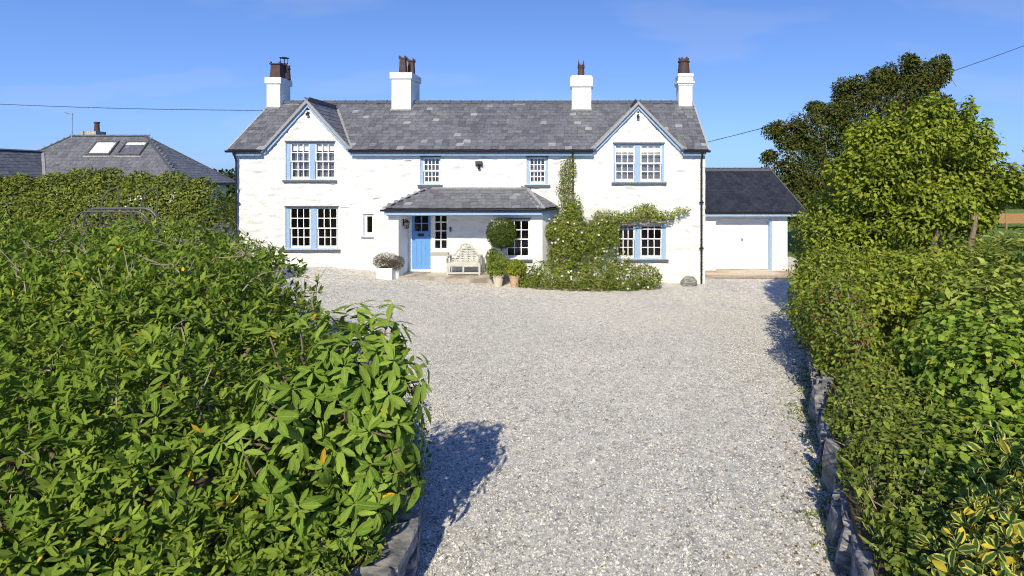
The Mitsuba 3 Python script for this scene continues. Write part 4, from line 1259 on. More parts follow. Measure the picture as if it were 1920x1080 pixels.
def split_leaves(batch, face, n_single, mat, parent, rest='foliage', smooth=True, reach=9.0):
    """The n_single leaves that show largest (near, on the outside, turned to the drive) become entries of their own."""
    V, F, UV = batch
    c = V.mean(1)
    away = EYE - c
    dist = np.linalg.norm(away, axis=1)
    size = np.linalg.norm(V[:, -1] - V[:, 0], axis=1)
    seen = (face * away).sum(1) / dist
    sx, sy = c[:, 0] / np.maximum(c[:, 1], 0.3), (c[:, 2] - 4) / np.maximum(c[:, 1], 0.3)
    score = size / dist * np.where((seen > 0.15) & (sx > -0.97) & (sx < 0.74) & (sy > -0.66) & (c[:, 1] > 1), 1, 0)
    order = np.argsort(-score)
    pick = order[:n_single][score[order[:n_single]] > 0]
    left = np.setdiff1d(np.arange(len(V)), pick)
    for i in pick:
        put('leaf', (V[i], F), mat, parent, uv=UV[i], smooth=smooth)
    put_leaves((V[left], F, UV[left]), mat, parent, rest, smooth)


def shell(blobs, n, rng, lump=0.25, freq=1.2, depth=0.0, low=None, seed=0, keep=None):
    """n points on the outside of a union of ellipsoids [(cx, cy, cz, rx, ry, rz)], with outward normals; keep(p, nrm) can turn points down."""
    B = np.array(blobs, float)
    area = (B[:, 3] * B[:, 4]) ** 0.8 + (B[:, 3] * B[:, 5]) ** 0.8 + (B[:, 4] * B[:, 5]) ** 0.8
    P, N, have = [], [], 0
    for _ in range(12):
        which = rng.choice(len(B), int(n * 2), p=area / area.sum())
        u = unit(rng.normal(size=(len(which), 3)))
        b = B[which]
        r = 1 + lump * 2 * (meshkit.fbm((b[:, :3] + u * b[:, 3:]) * freq, 3, seed + 3) - 0.5) - depth * rng.uniform(0, 1, len(which)) ** 1.5
        p = b[:, :3] + u * b[:, 3:] * r[:, None]
        nrm = unit(u / b[:, 3:])
        ok = np.ones(len(p), bool) if low is None else p[:, 2] > low
        for j in range(len(B)):
            q = np.linalg.norm((p - B[j, :3]) / B[j, 3:], axis=1)
            ok &= (q > 0.88 - depth) | (which == j)
        if keep is not None:
            ok &= keep(p, nrm)
        P.append(p[ok])
        N.append(nrm[ok])
        have += int(ok.sum())
        if have >= n:
            break
    return np.vstack(P)[:n], np.vstack(N)[:n]


def spaced(p, n, gap):
    """The points that keep a gap to the ones before them."""
    cells, keep = {}, []
    g = np.floor(p / gap).astype(int)
    for i in range(len(p)):
        c = tuple(g[i])
        near = [j for a in (-1, 0, 1) for b in (-1, 0, 1) for d in (-1, 0, 1) for j in cells.get((c[0] + a, c[1] + b, c[2] + d), ())]
        if all((p[i] - p[j]) @ (p[i] - p[j]) > gap * gap for j in near):
            cells.setdefault(c, []).append(i)
            keep.append(i)
    return p[keep], n[keep]


def whorls(p, n, rng, count, L, W, spread=(0.9, 1.4), up=0.35, curl=0.2, stations=3, jit=0.15, tip=0.0):
    """A rosette of leaves at every point, round the axis between the outward normal and up."""
    axis = unit(n + [0, 0, up] + rng.normal(0, jit, p.shape))
    a = unit(np.cross(axis, unit(rng.normal(size=p.shape))))
    b = np.cross(axis, a)
    bases, dirs, nrms, sizes, faces, tones = [], [], [], [], [], []
    size = rng.uniform(0.75, 1.15, len(p))
    plant_tone = rng.uniform(0, 1, len(p))
    for k in range(count):
        on = rng.uniform(size=len(p)) < (0.88 - 0.4 * (k >= count - 2))
        th = 2 * math.pi * k / count + rng.normal(0, 0.38, len(p)) + (k % 2) * 0.2
        el = rng.uniform(*spread, len(p))
        rad = np.cos(th)[:, None] * a + np.sin(th)[:, None] * b
        d = np.cos(el)[:, None] * axis + np.sin(el)[:, None] * rad
        nn = np.sin(el)[:, None] * axis - np.cos(el)[:, None] * rad
        nn = unit(nn + rng.normal(0, 0.12, p.shape))
        s = size * rng.uniform(0.55, 1.15, len(p))
        bases.append((p + axis * (0.015 * (k % 3)) + d * L * 0.05)[on])
        dirs.append(d[on])
        nrms.append(nn[on])
        sizes.append(s[on])
        faces.append(n[on])
        tones.append(np.clip(plant_tone * 0.6 + rng.uniform(0, 0.4, len(p)), 0, 0.96)[on])
    base, d, nn, s, face, tone = (np.concatenate(x) for x in (bases, dirs, nrms, sizes, faces, tones))
    odd = rng.uniform(size=len(tone)) < tip
    tone = np.where(odd, 0.995, tone)
    return leaves(base, d, nn, L * s, W * s, rng.normal(curl, 0.16, len(s)), 0.10, stations, tone), face


def single_leaves(p, n, rng, L, W, out=0.6, up=0.2, stations=1, shape='lance', curl=0.1, size=(0.7, 1.2)):
    """One leaf per point, hanging off the outside at a random angle."""
    nn = unit(n * out * 1.5 + [0, 0, up] + rng.normal(0, 0.42, p.shape))
    d = unit(np.cross(nn, unit(rng.normal(size=p.shape))) + 0.25 * n - np.array([0, 0, 0.15]))
    s = rng.uniform(*size, len(p))
    return leaves(p, d, nn, L * s, W * s, curl, 0.10, stations, rng.uniform(0, 1, len(p)), shape)


def twig_mesh(p, n, rng, length, r, bend=0.15, sides=3):
    out = MB()
    for q, m in zip(p, n):
        root = q - m * length * rng.uniform(0.6, 1.1) - np.array([0, 0, length * rng.uniform(0.1, 0.6)]) + rng.normal(0, 0.12 * length, 3)
        mid = (q + root) / 2 + rng.normal(0, bend * length, 3)
        out.tube([root, mid * 0.6 + root * 0.4 + rng.normal(0, 0.02, 3), mid, q * 0.6 + mid * 0.4, q], np.array([1.5, 1.3, 1.1, 0.9, 0.6]) * r, sides)
    return out


def limbs(root, tips, rng, r0, parent, name='branch', mat='mat_bark', sides=6):
    """Limbs from one root to each tip, each an entry of its own."""
    for tip_ in tips:
        a, b = np.array(root, float), np.array(tip_, float)
        t = np.linspace(0, 1, 7)[:, None]
        p = a * (1 - t) + b * t + np.array([0, 0, 1.0]) * (np.sin(t * math.pi) * 0.10 * np.linalg.norm(b - a)) + rng.normal(0, 0.025, (7, 3)) * np.linalg.norm(b - a) * np.sin(t * math.pi)
        put(name, tube(p, np.linspace(r0, r0 * 0.35, 7), sides), mat, parent, smooth=60)


# ---- azalea-like mass on the left, mid-sized leaves
rng = np.random.default_rng(101)
az = thing('azalea', 'dense small leaved evergreen azalea filling the left foreground, twiggy with a few orange leaves', 'shrub')
blobs = [(-3.0, 4.3, 1.7, 1.1, 1.1, 1.25), (-4.1, 4.0, 1.7, 1.3, 1.1, 1.3), (-2.2, 4.3, 1.5, 0.7, 0.8, 1.0), (-3.95, 6.2, 1.9, 1.2, 1.4, 1.35), (-5.2, 6.6, 1.9, 1.6, 1.6, 1.4), (-6.8, 6.6, 1.9, 1.6, 1.8, 1.4), (-5.0, 8.3, 1.9, 1.3, 1.4, 1.35), (-6.4, 9.0, 1.95, 1.8, 1.6, 1.4), (-8.6, 9.0, 1.95, 1.8, 1.8, 1.4), (-6.3, 10.4, 1.9, 1.2, 1.2, 1.25), (-8.2, 11.5, 1.95, 1.6, 1.5, 1.35), (-10.6, 11.5, 1.9, 1.7, 1.6, 1.4), (-4.35, 7.3, 1.3, 1.0, 1.2, 1.1), (-5.75, 9.7, 1.3, 1.0, 1.2, 1.1), (-4.6, 2.6, 1.5, 1.1, 0.9, 1.1), (-3.2, 3.5, 1.35, 0.9, 0.6, 0.95), (-2.5, 3.55, 1.3, 0.7, 0.5, 0.8), (-3.9, 3.0, 1.3, 0.8, 0.6, 0.95)]
blobs = [(x, y, z - (0.15 if y > 6 else 0.10), rx, ry, rz) for x, y, z, rx, ry, rz in blobs]
blobs_az = blobs
def in_view(p, m):
    return (m[:, 1] < 0.6) & (p[:, 1] > 1.6) & (p[:, 2] > 0.55)


p, n = shell(blobs, 12000, rng, 0.24, 1.5, 0.26, seed=1, keep=lambda p, m: in_view(p, m) & (p[:, 1] < 7.2) & (p[:, 0] > -7.5))
p, n = spaced(p, n, 0.072)
B, face = whorls(p, n, rng, 9, 0.098, 0.031, (0.4, 1.3), 0.6, 0.12, 2, 0.38, 0.013)
split_leaves(B, face, 300, 'leaf_azalea', az, 'foliage')
p, n = shell(blobs, 8000, rng, 0.24, 1.5, 0.22, seed=1, keep=lambda p, m: in_view(p, m) & (p[:, 1] >= 6.8))
B, _ = whorls(p, n, rng, 7, 0.13, 0.046, (0.5, 1.35), 0.5, 0.12, 1, 0.3, 0.003)
put_leaves(B, 'leaf_azalea', az, 'far_foliage')
p, n = shell(blobs, 7000, rng, 0.16, 1.3, 0.4, seed=2, keep=in_view)
B, _ = whorls(p - n * 0.16, n, rng, 7, 0.13, 0.05, (0.6, 1.5), 0.5, 0.12, 1, 0.4)
put_leaves(B, 'leaf_azalea', az, 'inner_foliage')
p, n = shell(blobs, 420, rng, 0.24, 1.5, 0.2, seed=1, keep=in_view)
twig_mesh(p, n, rng, 0.45, 0.005).put('twigs', 'mat_twig', az, kind='stuff', smooth=60)
p, n = shell(blobs, 340, rng, 0.24, 1.5, 0.02, seed=1, keep=in_view)
keep = (n[:, 1] < 0.5) & (p[:, 1] > 4.5)
d = unit(np.cross(n, rng.normal(size=n.shape)) + 0.25 * n)
bare = MB()
for q, dd, k in zip(p, d, keep):
    if k:
        l = rng.uniform(0.2, 0.5)
        e = q + dd * l
        bare.tube([q - dd * 0.1 - [0, 0, 0.1], q, (q + e) / 2 + rng.normal(0, 0.03, 3), e], [0.008, 0.007, 0.006, 0.004], 4)
        for _ in range(2):
            bare.tube([(q + e) / 2, e + rng.normal(0, 0.1, 3)], [0.005, 0.003], 3)
bare.put('bare_twigs', 'mat_twig', az, kind='stuff', smooth=60)
limbs((-3.6, 4.8, 0.6), [(-3.0, 4.2, 2.0), (-4.0, 4.4, 2.1), (-3.3, 6.0, 2.3), (-4.6, 6.3, 2.3), (-2.4, 4.4, 1.6)], rng, 0.05, az)

# ---- large-leaved rhododendron at the corner of the bed
rng = np.random.default_rng(202)
rh = thing('rhododendron', 'large leaved rhododendron with drooping glossy leaves at the corner of the left bed', 'shrub')
blobs = [(-1.66, 4.25, 2.46, 0.50, 0.46, 0.58), (-1.34, 4.20, 2.42, 0.26, 0.30, 0.58), (-1.95, 4.1, 2.25, 0.38, 0.42, 0.55), (-1.55, 4.3, 1.90, 0.36, 0.40, 0.50), (-2.0, 4.2, 1.55, 0.42, 0.42, 0.5), (-1.68, 4.3, 1.55, 0.30, 0.36, 0.36)]
p, n = spaced(*shell(blobs, 1400, rng, 0.2, 1.8, 0.25, seed=7), 0.15)
extra = np.array([[-2.30, 4.40, 2.86], [-2.08, 4.42, 2.93], [-1.30, 4.15, 3.10], [-1.60, 4.3, 3.06], [-1.45, 4.2, 3.0], [-1.8, 4.3, 3.0]])
p = np.vstack([p, extra])
n = np.vstack([n, np.array([[0, -0.2, 1.0]] * 6)])
B, face = whorls(p, n, rng, 10, 0.15, 0.05, (1.15, 2.1), 0.6, 0.22, 3, 0.3, 0.012)
split_leaves(B, face, 300, 'leaf_rhododendron', rh)
p2, n2 = shell(blobs, 300, rng, 0.12, 1.6, 0.55, seed=8)
B, _ = whorls(p2 - n2 * 0.12, n2, rng, 7, 0.16, 0.054, (1.0, 1.9), 0.5, 0.2, 2, 0.3)
put_leaves(B, 'leaf_rhododendron', rh, 'inner_foliage', True)
twig_mesh(p[::2], n[::2], rng, 0.4, 0.007, 0.08, 5).put('twigs', 'mat_bark', rh, kind='stuff', smooth=60)
limbs((-1.9, 4.5, 0.7), [(-1.6, 4.25, 2.6), (-1.35, 4.2, 2.5), (-2.0, 4.1, 2.3), (-1.55, 4.3, 1.9), (-2.28, 4.4, 2.82), (-2.07, 4.42, 2.88), (-1.31, 4.16, 3.05), (-1.95, 4.1, 1.5)], rng, 0.016, rh)


# ---- hedges and bushes of small leaves
def bush(name, label, category, blobs, mat, n_out, L, W, rng, n_in=None, lump=0.2, freq=1.2, depth=0.12, low=None, stations=1, shape='lance', twigs=0, twig_len=0.5, group=None, single=0, out=0.6, up=0.25, back=0.8, clear=None, trunk=None):
    t = thing(name, label, category, group)
    ok = lambda p, m: (m[:, 1] < back) & (~clear(p) if clear is not None else True)
    p, n = shell(blobs, n_out, rng, lump, freq, depth, low, int(rng.integers(100)), ok)
    B = single_leaves(p, n, rng, L, W, out, up, stations, shape)
    if single:
        split_leaves(B, n, single, mat, t)
    else:
        put_leaves(B, mat, t)
    n_in = n_out // 2 if n_in is None else n_in
    if n_in:
        q, m = shell(blobs, n_in, rng, lump, freq, 0.6, low, 3, ok)
        put_leaves(single_leaves(q - m * 0.1, m, rng, L * 1.25, W * 1.35, 0.3, 0.2), mat, t, 'inner_foliage')
    if twigs:
        q, m = shell(blobs, twigs, rng, lump, freq, 0.12, low, 5, ok)
        twig_mesh(q, m, rng, twig_len, 0.006).put('twigs', 'mat_twig', t, kind='stuff', smooth=60)
    if trunk:
        for root, tips, r in trunk:
            limbs(root, tips, rng, r, t, 'stem')
    return t


rng = np.random.default_rng(303)
hb = [(x, 17.3 + 0.12 * math.sin(x * 2), 2.0, 1.0, 0.95, 2.16 + 0.08 * math.sin(x * 1.7)) for x in np.arange(-18.6, -11.2, 0.85)] + [(-10.95, 17.3, 2.5, 0.72, 0.85, 1.40), (-10.9, 17.2, 1.5, 0.65, 0.85, 1.3)]
bush('hedge', 'tall clipped evergreen hedge in front of the bungalow', 'hedge', hb, 'leaf_hedge', 46000, 0.105, 0.05, rng, 34000, 0.12, 1.1, 0.12, 0.3, twigs=200, back=0.4, trunk=[((x, 17.3, 0.4), [(x - 0.3, 16.9, 2.6), (x + 0.4, 17.0, 2.9)], 0.05) for x in (-17.2, -15.4, -13.6, -12.0)])
bush('hedge', 'dark clipped conifer between the bungalow wall and the white house', 'hedge', [(-13.9, 24.5, 1.4, 0.62, 0.6, 1.75), (-14.6, 24.8, 1.4, 0.62, 0.6, 1.75)], 'leaf_dark_tree', 5000, 0.09, 0.04, rng, 3000, 0.06)
bush('shrub', 'small grey green shrub at the left corner of the white house', 'shrub', [(-9.75, 16.3, 1.9, 0.42, 0.4, 0.85), (-10.0, 16.2, 1.6, 0.45, 0.4, 0.8)], 'leaf_grey', 2600, 0.09, 0.02, rng, 1200, 0.2)

# right hand side: from the garage towards the camera
bush('hedge', 'tall ivy clad hedge at the far end of the drive beside the garage', 'hedge',
     [(6.85, 15.8, 1.6, 0.95, 1.2, 1.75), (7.25, 16.4, 2.6, 1.1, 1.3, 1.25), (8.0, 15.5, 1.7, 1.3, 1.2, 1.6), (7.4, 18.0, 1.6, 1.0, 1.3, 1.9), (8.6, 17.0, 2.6, 1.3, 1.4, 1.6), (9.6, 15.2, 1.4, 1.3, 1.2, 1.35)],
     'leaf_privet', 17000, 0.11, 0.065, rng, 7000, 0.30, 1.6, 0.18, -0.1, stations=1, shape='heart', twigs=130)
outline = Polygon([(6.3, 3.0), (6.45, 4.2), (7.1, 4.9), (8.1, 5.25), (9.0, 5.6), (9.7, 5.35), (10.0, 4.9), (10.55, 4.3), (10.5, 3.2), (9.9, 2.9), (8.9, 3.15), (8.0, 2.9), (7.3, 2.3)])
r_ = np.random.default_rng(91)
crown = []
while len(crown) < 62:
    x, z = r_.uniform(6.3, 10.6), r_.uniform(2.4, 5.7)
    if outline.contains(shapely.Point(x, z)):
        rr = r_.uniform(0.32, 0.68)
        crown.append((x, 15.1 + r_.uniform(-0.75, 0.75), z, rr, rr * r_.uniform(0.8, 1.1), rr * r_.uniform(0.65, 1.0)))
crown += [(x, 15.2 + r_.uniform(-0.4, 0.4), z + r_.uniform(-0.1, 0.25), 0.14, 0.16, r_.uniform(0.3, 0.55)) for x, z in zip(np.linspace(6.8, 10.4, 17), np.interp(np.linspace(6.8, 10.4, 17), [6.3, 7.1, 8.1, 9.0, 9.7, 10.5], [4.3, 5.0, 5.4, 5.75, 5.5, 4.5]))]
tb = thing('tree', 'broad bright green leafy small tree with two leaning trunks above the right hedge', 'tree')
p, n = shell(crown, 25000, rng, 0.5, 1.8, 0.35, seed=21)
put_leaves(single_leaves(p, n, rng, 0.135, 0.072, 0.5, 0.5, 1, 'lance', 0.2), 'leaf_bright', tb, 'crown')
p, n = shell(crown, 5000, rng, 0.3, 1.8, 0.7, seed=22)
put_leaves(single_leaves(p, n, rng, 0.15, 0.08, 0.3, 0.4), 'leaf_bright', tb, 'inner_crown')
for root, mid, tips in (((8.05, 14.2, 0.8), (8.45, 14.3, 2.7), [(8.3, 14.9, 4.5), (9.2, 15.0, 4.8), (7.9, 15.0, 4.2)]), ((8.75, 14.2, 0.8), (9.35, 14.3, 2.8), [(9.7, 14.9, 4.6), (10.1, 14.9, 4.3), (9.2, 15.0, 5.2)])):
    a, b_ = np.array(root), np.array(mid)
    t = np.linspace(0, 1, 8)[:, None]
    put('trunk', tube(a * (1 - t) + b_ * t + rng.normal(0, 0.012, (8, 3)), np.linspace(0.085, 0.06, 8), 9), 'mat_bark', tb, smooth=60)
    limbs(mid, tips, rng, 0.06, tb)

rng = np.random.default_rng(404)
dt = thing('tree', 'tall dark olive brown evergreen tree behind the garage, taller towards its right', 'tree')
crown = [(17.0, 31.5, 8.1, 1.6, 1.6, 1.2), (18.0, 31.5, 9.2, 1.1, 1.2, 0.8), (14.8, 31.3, 7.0, 2.0, 1.8, 1.5), (12.4, 31.0, 6.2, 1.8, 1.7, 1.5), (11.0, 31.0, 4.4, 1.4, 1.5, 1.2), (13.6, 31.0, 4.6, 2.2, 2.0, 1.8), (16.4, 31.2, 5.6, 2.4, 2.0, 1.9), (11.3, 31.0, 2.6, 1.3, 1.6, 1.3), (13.4, 30.8, 2.6, 2.0, 1.8, 1.6), (19.0, 31.5, 6.6, 1.5, 1.6, 1.3), (15.9, 31.5, 8.8, 0.8, 0.9, 0.6), (12.9, 31.3, 7.2, 0.9, 0.9, 0.6), (10.7, 31, 5.9, 0.8, 0.8, 0.7), (14.3, 31.3, 8.0, 1.0, 1.0, 0.8), (17.4, 31.4, 9.0, 1.2, 1.2, 1.0)]
r_ = np.random.default_rng(92)
for k in range(46):
    b_ = crown[int(r_.integers(15))]
    th = r_.uniform(0.1, 0.9) * math.pi
    crown.append((b_[0] + b_[3] * math.cos(th), b_[1] + r_.uniform(-0.6, 0.6), b_[2] + b_[5] * math.sin(th), r_.uniform(0.25, 0.55), 0.5, r_.uniform(0.25, 0.5)))
p, n = shell(crown, 50000, rng, 0.75, 0.95, 0.4, seed=31)
put_leaves(single_leaves(p, n, rng, 0.17, 0.075, 0.4, 0.5, 1, 'lance', 0.1), 'leaf_dark_tree', dt, 'crown')
p, n = shell(crown, 18000, rng, 0.6, 0.95, 0.7, seed=31)
put_leaves(single_leaves(p, n, rng, 0.22, 0.10, 0.3, 0.4), 'leaf_dark_tree', dt, 'inner_crown')
t = np.linspace(0, 1, 9)[:, None]
put('trunk', tube(np.array([14.0, 31.8, -0.5]) * (1 - t) + np.array([15.2, 31.6, 5.6]) * t, np.linspace(0.28, 0.16, 9), 9), 'mat_bark', dt, smooth=60)
limbs((14.6, 31.7, 3.0), [(17.2, 31.4, 8.4), (18.0, 31.4, 9.3), (14.6, 31.2, 7.5), (12.2, 31.0, 6.2), (10.9, 30.9, 4.6), (16.8, 31.0, 6.0), (12.8, 31.2, 7.3), (15.9, 31.3, 9.0)], rng, 0.12, dt)
p, n = shell(crown, 600, rng, 0.75, 0.95, 0.1, seed=31)
twig_mesh(p, n, rng, 1.1, 0.011, 0.08, 3).put('twigs', 'mat_twig', dt, kind='stuff', smooth=60)

rng = np.random.default_rng(505)


def hollow(p):
    """The dark gap under the overhanging hedge."""
    return (np.abs(p[:, 0] - 4.9) < 0.5) & (p[:, 2] < 1.75) & (p[:, 1] < 11.4)


bush('shrub', 'mixed privet shrub overhanging the right edge of the drive', 'shrub',
     [(5.35, 12.4, 1.35, 1.05, 1.2, 1.15), (6.3, 12.2, 1.5, 1.2, 1.2, 1.1), (5.1, 11.0, 1.35, 1.0, 1.1, 0.95), (6.4, 11.0, 1.5, 1.2, 1.2, 1.0), (7.6, 12.6, 1.5, 1.3, 1.3, 1.1), (4.85, 10.4, 1.85, 0.8, 0.8, 0.5), (5.8, 13.8, 1.3, 1.0, 1.0, 1.2)],
     'leaf_privet', 14000, 0.105, 0.052, rng, 6000, 0.30, 1.7, 0.2, twigs=160, twig_len=0.5, clear=hollow)
bush('shrub', 'pale green laurel with curled leaves behind the ivy on the right', 'shrub',
     [(7.2, 10.2, 1.6, 1.3, 1.3, 0.95), (8.6, 11.0, 1.7, 1.5, 1.5, 1.15), (6.2, 9.3, 1.5, 1.0, 1.0, 0.85), (9.6, 12.6, 1.7, 1.5, 1.5, 1.2), (7.2, 8.6, 1.4, 1.1, 1.0, 0.95)],
     'leaf_laurel', 7500, 0.145, 0.066, rng, 3500, 0.28, 1.5, 0.18, stations=2, single=0, up=0.7, twigs=90)
bush('shrub', 'reddish brown twiggy shrub spilling over the stone wall', 'shrub',
     [(3.95, 8.7, 1.35, 0.48, 0.9, 0.62), (4.05, 9.6, 1.6, 0.5, 0.9, 0.75), (4.15, 8.0, 1.15, 0.5, 0.7, 0.5), (4.55, 10.4, 1.75, 0.6, 0.7, 0.6), (3.72, 7.6, 1.25, 0.45, 0.6, 0.42), (3.55, 6.9, 1.2, 0.36, 0.5, 0.30)],
     'leaf_red', 9500, 0.072, 0.038, rng, 3500, 0.34, 1.9, 0.25, twigs=260, twig_len=0.45)
iv = bush('ivy', 'bright green ivy mound covering the right foreground bank', 'ivy',
          [(4.7, 6.7, 1.35, 0.85, 1.0, 0.85), (5.2, 7.6, 1.5, 1.1, 1.2, 0.85), (5.6, 6.3, 1.45, 1.2, 1.1, 0.85), (3.75, 5.6, 1.15, 0.7, 0.8, 0.66), (4.7, 5.3, 1.25, 1.0, 0.9, 0.75), (6.6, 7.6, 1.5, 1.2, 1.2, 0.95), (3.35, 5.0, 1.22, 0.6, 0.7, 0.55), (3.55, 6.3, 1.0, 0.5, 0.6, 0.45)],
          'leaf_ivy', 12500, 0.085, 0.074, rng, 5200, 0.34, 1.8, 0.16, stations=2, shape='heart', twigs=200, twig_len=0.35, single=300, out=0.9, up=0.25)
bush('undergrowth', 'low tangle of brambles and weeds on the bank between the ivy and the right stone wall', 'undergrowth',
     [(x, y, float(gz(x, y)) + z, rx, ry, rz) for x, y, z, rx, ry, rz in [(3.05, 6.2, 0.55, 0.42, 0.6, 0.28), (2.85, 5.3, 0.55, 0.40, 0.6, 0.26), (2.6, 4.5, 0.55, 0.40, 0.6, 0.26), (3.4, 5.6, 0.6, 0.5, 0.7, 0.30), (2.3, 3.9, 0.5, 0.33, 0.5, 0.24), (3.5, 7.1, 0.55, 0.42, 0.6, 0.30), (2.12, 3.2, 0.5, 0.30, 0.5, 0.24), (3.95, 8.0, 0.55, 0.4, 0.6, 0.3), (3.9, 6.9, 0.6, 0.45, 0.6, 0.3), (2.55, 5.4, 0.38, 0.16, 0.4, 0.18), (3.1, 7.2, 0.36, 0.16, 0.4, 0.18), (4.6, 8.6, 0.55, 0.6, 0.7, 0.3)]],
     'leaf_weed', 11000, 0.072, 0.042, rng, 5000, 0.5, 2.6, 0.3, back=1.1, twigs=110, twig_len=0.3)
bush('undergrowth', 'low leafy undergrowth hanging over the stones at the foot of the rhododendron', 'undergrowth',
     [(x, y, float(gz(x, y)) + z, rx, ry, rz) for x, y, z, rx, ry, rz in [(-1.72, 4.35, 0.5, 0.36, 0.6, 0.24), (-1.68, 5.1, 0.45, 0.36, 0.6, 0.30), (-1.8, 3.6, 0.5, 0.40, 0.5, 0.24), (-2.0, 6.0, 0.42, 0.4, 0.6, 0.30), (-2.6, 7.2, 0.4, 0.5, 0.7, 0.34), (-3.9, 8.9, 0.35, 0.6, 0.8, 0.4)]],
     'leaf_azalea', 4200, 0.065, 0.032, rng, 2200, 0.45, 2.6, 0.3, back=1.1, twigs=120, twig_len=0.3)
va = thing('variegated_shrub', 'variegated evergreen shrub with yellow margined leaves in the bottom right corner', 'shrub')
vb_ = [(3.05, 3.6, 1.75, 0.62, 0.62, 0.62), (2.55, 3.55, 1.35, 0.48, 0.5, 0.5), (3.6, 3.9, 1.8, 0.6, 0.6, 0.65), (2.9, 3.2, 1.2, 0.5, 0.5, 0.5)]
p, n = shell(vb_, 480, rng, 0.3, 1.8, 0.2, seed=41)
B, face = whorls(p, n, rng, 7, 0.115, 0.052, (0.5, 1.4), 0.4, 0.1, 3, 0.35)
B[2][..., 0] = rng.uniform(0, 1, (len(B[0]), 1))
split_leaves(B, face, 260, 'leaf_variegated', va)
p, n = shell(vb_, 300, rng, 0.2, 1.6, 0.6, seed=42)
B, _ = whorls(p - n * 0.1, n, rng, 7, 0.12, 0.044, (0.5, 1.5), 0.4, 0.1, 1, 0.35)
put_leaves(B, 'leaf_variegated', va, 'inner_foliage')
twig_mesh(*shell(vb_, 60, rng, 0.2, 1.6, 0.1, seed=41), rng, 0.4, 0.006).put('twigs', 'mat_twig', va, kind='stuff', smooth=60)

# far tree at the right edge, the trees across the lawn
rng = np.random.default_rng(606)
ft = thing('tree', 'spreading tree whose branch tips reach in at the right edge', 'tree')
cr = [(20.9, 26.5, 5.15, 1.3, 1.0, 0.5), (22.2, 26.5, 5.3, 1.4, 1.2, 0.8)]
p, n = shell(cr, 2600, rng, 0.4, 1.2, 0.4, seed=3)
put_leaves(single_leaves(p, n, rng, 0.16, 0.07, 0.4, 0.4), 'leaf_bright', ft, 'crown')
put('trunk', tube([(22.8, 27, -0.5), (22.7, 27, 2.0), (22.3, 26.7, 5.0)], [0.18, 0.15, 0.08], 8), 'mat_bark', ft, smooth=60)
limbs((22.5, 26.8, 4.0), [(19.8, 26.5, 5.1), (20.6, 26.4, 5.4), (21.5, 26.4, 5.6)], rng, 0.05, ft)
for i, (x, y, h, lab) in enumerate(((60.0, 84.0, 4.6, 'round dark tree beyond the lawn, left one of the far row'), (68.0, 88.0, 3.6, 'round dark tree beyond the lawn, middle one of the far row'), (75.0, 86.0, 4.8, 'round dark tree beyond the lawn, right one of the far row'))):
    bush('tree', lab, 'tree', [(x, y, 0.2, 4.2, 3.0, h - 0.4), (x + 2.5, y, -0.6, 3.5, 3.0, h - 0.8)], 'leaf_far', 2200, 0.55, 0.3, rng, 900, 0.3, 0.4, 0.2, trunk=[((x, y, -2.0), [(x, y, 1.0)], 0.2)], group='far trees across the lawn')
bush('tree', 'dark far tree between the bungalow roof and the white house', 'tree', [(-46, 78, 1.2, 6, 4, 3.6)], 'leaf_far', 2600, 0.6, 0.3, rng, 1000, 0.3, 0.3, 0.2, trunk=[((-46, 78, -1.5), [(-46, 78, 2.0)], 0.3)])

bush('tree', 'tuft of green tree top beside the bungalow chimney', 'tree', [(-48.6, 60, 7.3, 0.75, 0.7, 0.8), (-48.9, 60, 5.5, 1.6, 1.4, 1.8)], 'leaf_hedge', 1500, 0.3, 0.15, rng, 600, 0.3, 0.8, 0.2, trunk=[((-48.8, 60, -1.0), [(-48.7, 60, 6.5)], 0.2)])

# ---- plants at the house
rng = np.random.default_rng(707)
bush('shrub', 'rounded grey heather growing in the white trough', 'plant', [(-7.03, 21.75, zz + 0.62, 0.50, 0.40, 0.30), (-6.78, 21.8, zz + 0.55, 0.36, 0.36, 0.26)], 'leaf_heather', 3600, 0.05, 0.016, rng, 1500, 0.12, 3, 0.12, back=1.1, twigs=80, twig_len=0.25)
tp = thing('topiary', 'clipped evergreen ball on a stem in front of the porch window', 'topiary')
tc = [(-2.82, 21.25, 2.0, 0.53, 0.50, 0.54)]
p, n = shell(tc, 4200, rng, 0.13, 3.5, 0.16, seed=2)
put_leaves(single_leaves(p, n, rng, 0.055, 0.03, 0.5, 0.4), 'leaf_topiary', tp, 'crown')
p, n = shell(tc, 2200, rng, 0.07, 3, 0.6, seed=3)
put_leaves(single_leaves(p, n, rng, 0.06, 0.035, 0.3, 0.4), 'leaf_topiary', tp, 'inner_crown')
put('stem', tube([(-2.84, 21.2, 0.1), (-2.80, 21.22, 0.8), (-2.83, 21.25, 1.7)], [0.035, 0.03, 0.028], 8), 'mat_bark', tp, smooth=60)
bush('shrub', 'leafy green plants growing out of the pale flower pot', 'plant', [(-2.92, 20.97, 0.88, 0.42, 0.34, 0.42), (-3.12, 21.15, 1.1, 0.24, 0.24, 0.36)], 'leaf_rose', 1500, 0.085, 0.045, rng, 700, 0.25, 2.5, 0.15, back=1.1, twigs=30, twig_len=0.3)
bush('shrub', 'low yellow green plant growing out of the terracotta flower pot', 'plant', [(-2.30, 20.95, 0.80, 0.38, 0.32, 0.30)], 'leaf_privet', 1000, 0.08, 0.045, rng, 500, 0.25, 2.5, 0.15, back=1.1, twigs=24, twig_len=0.3)


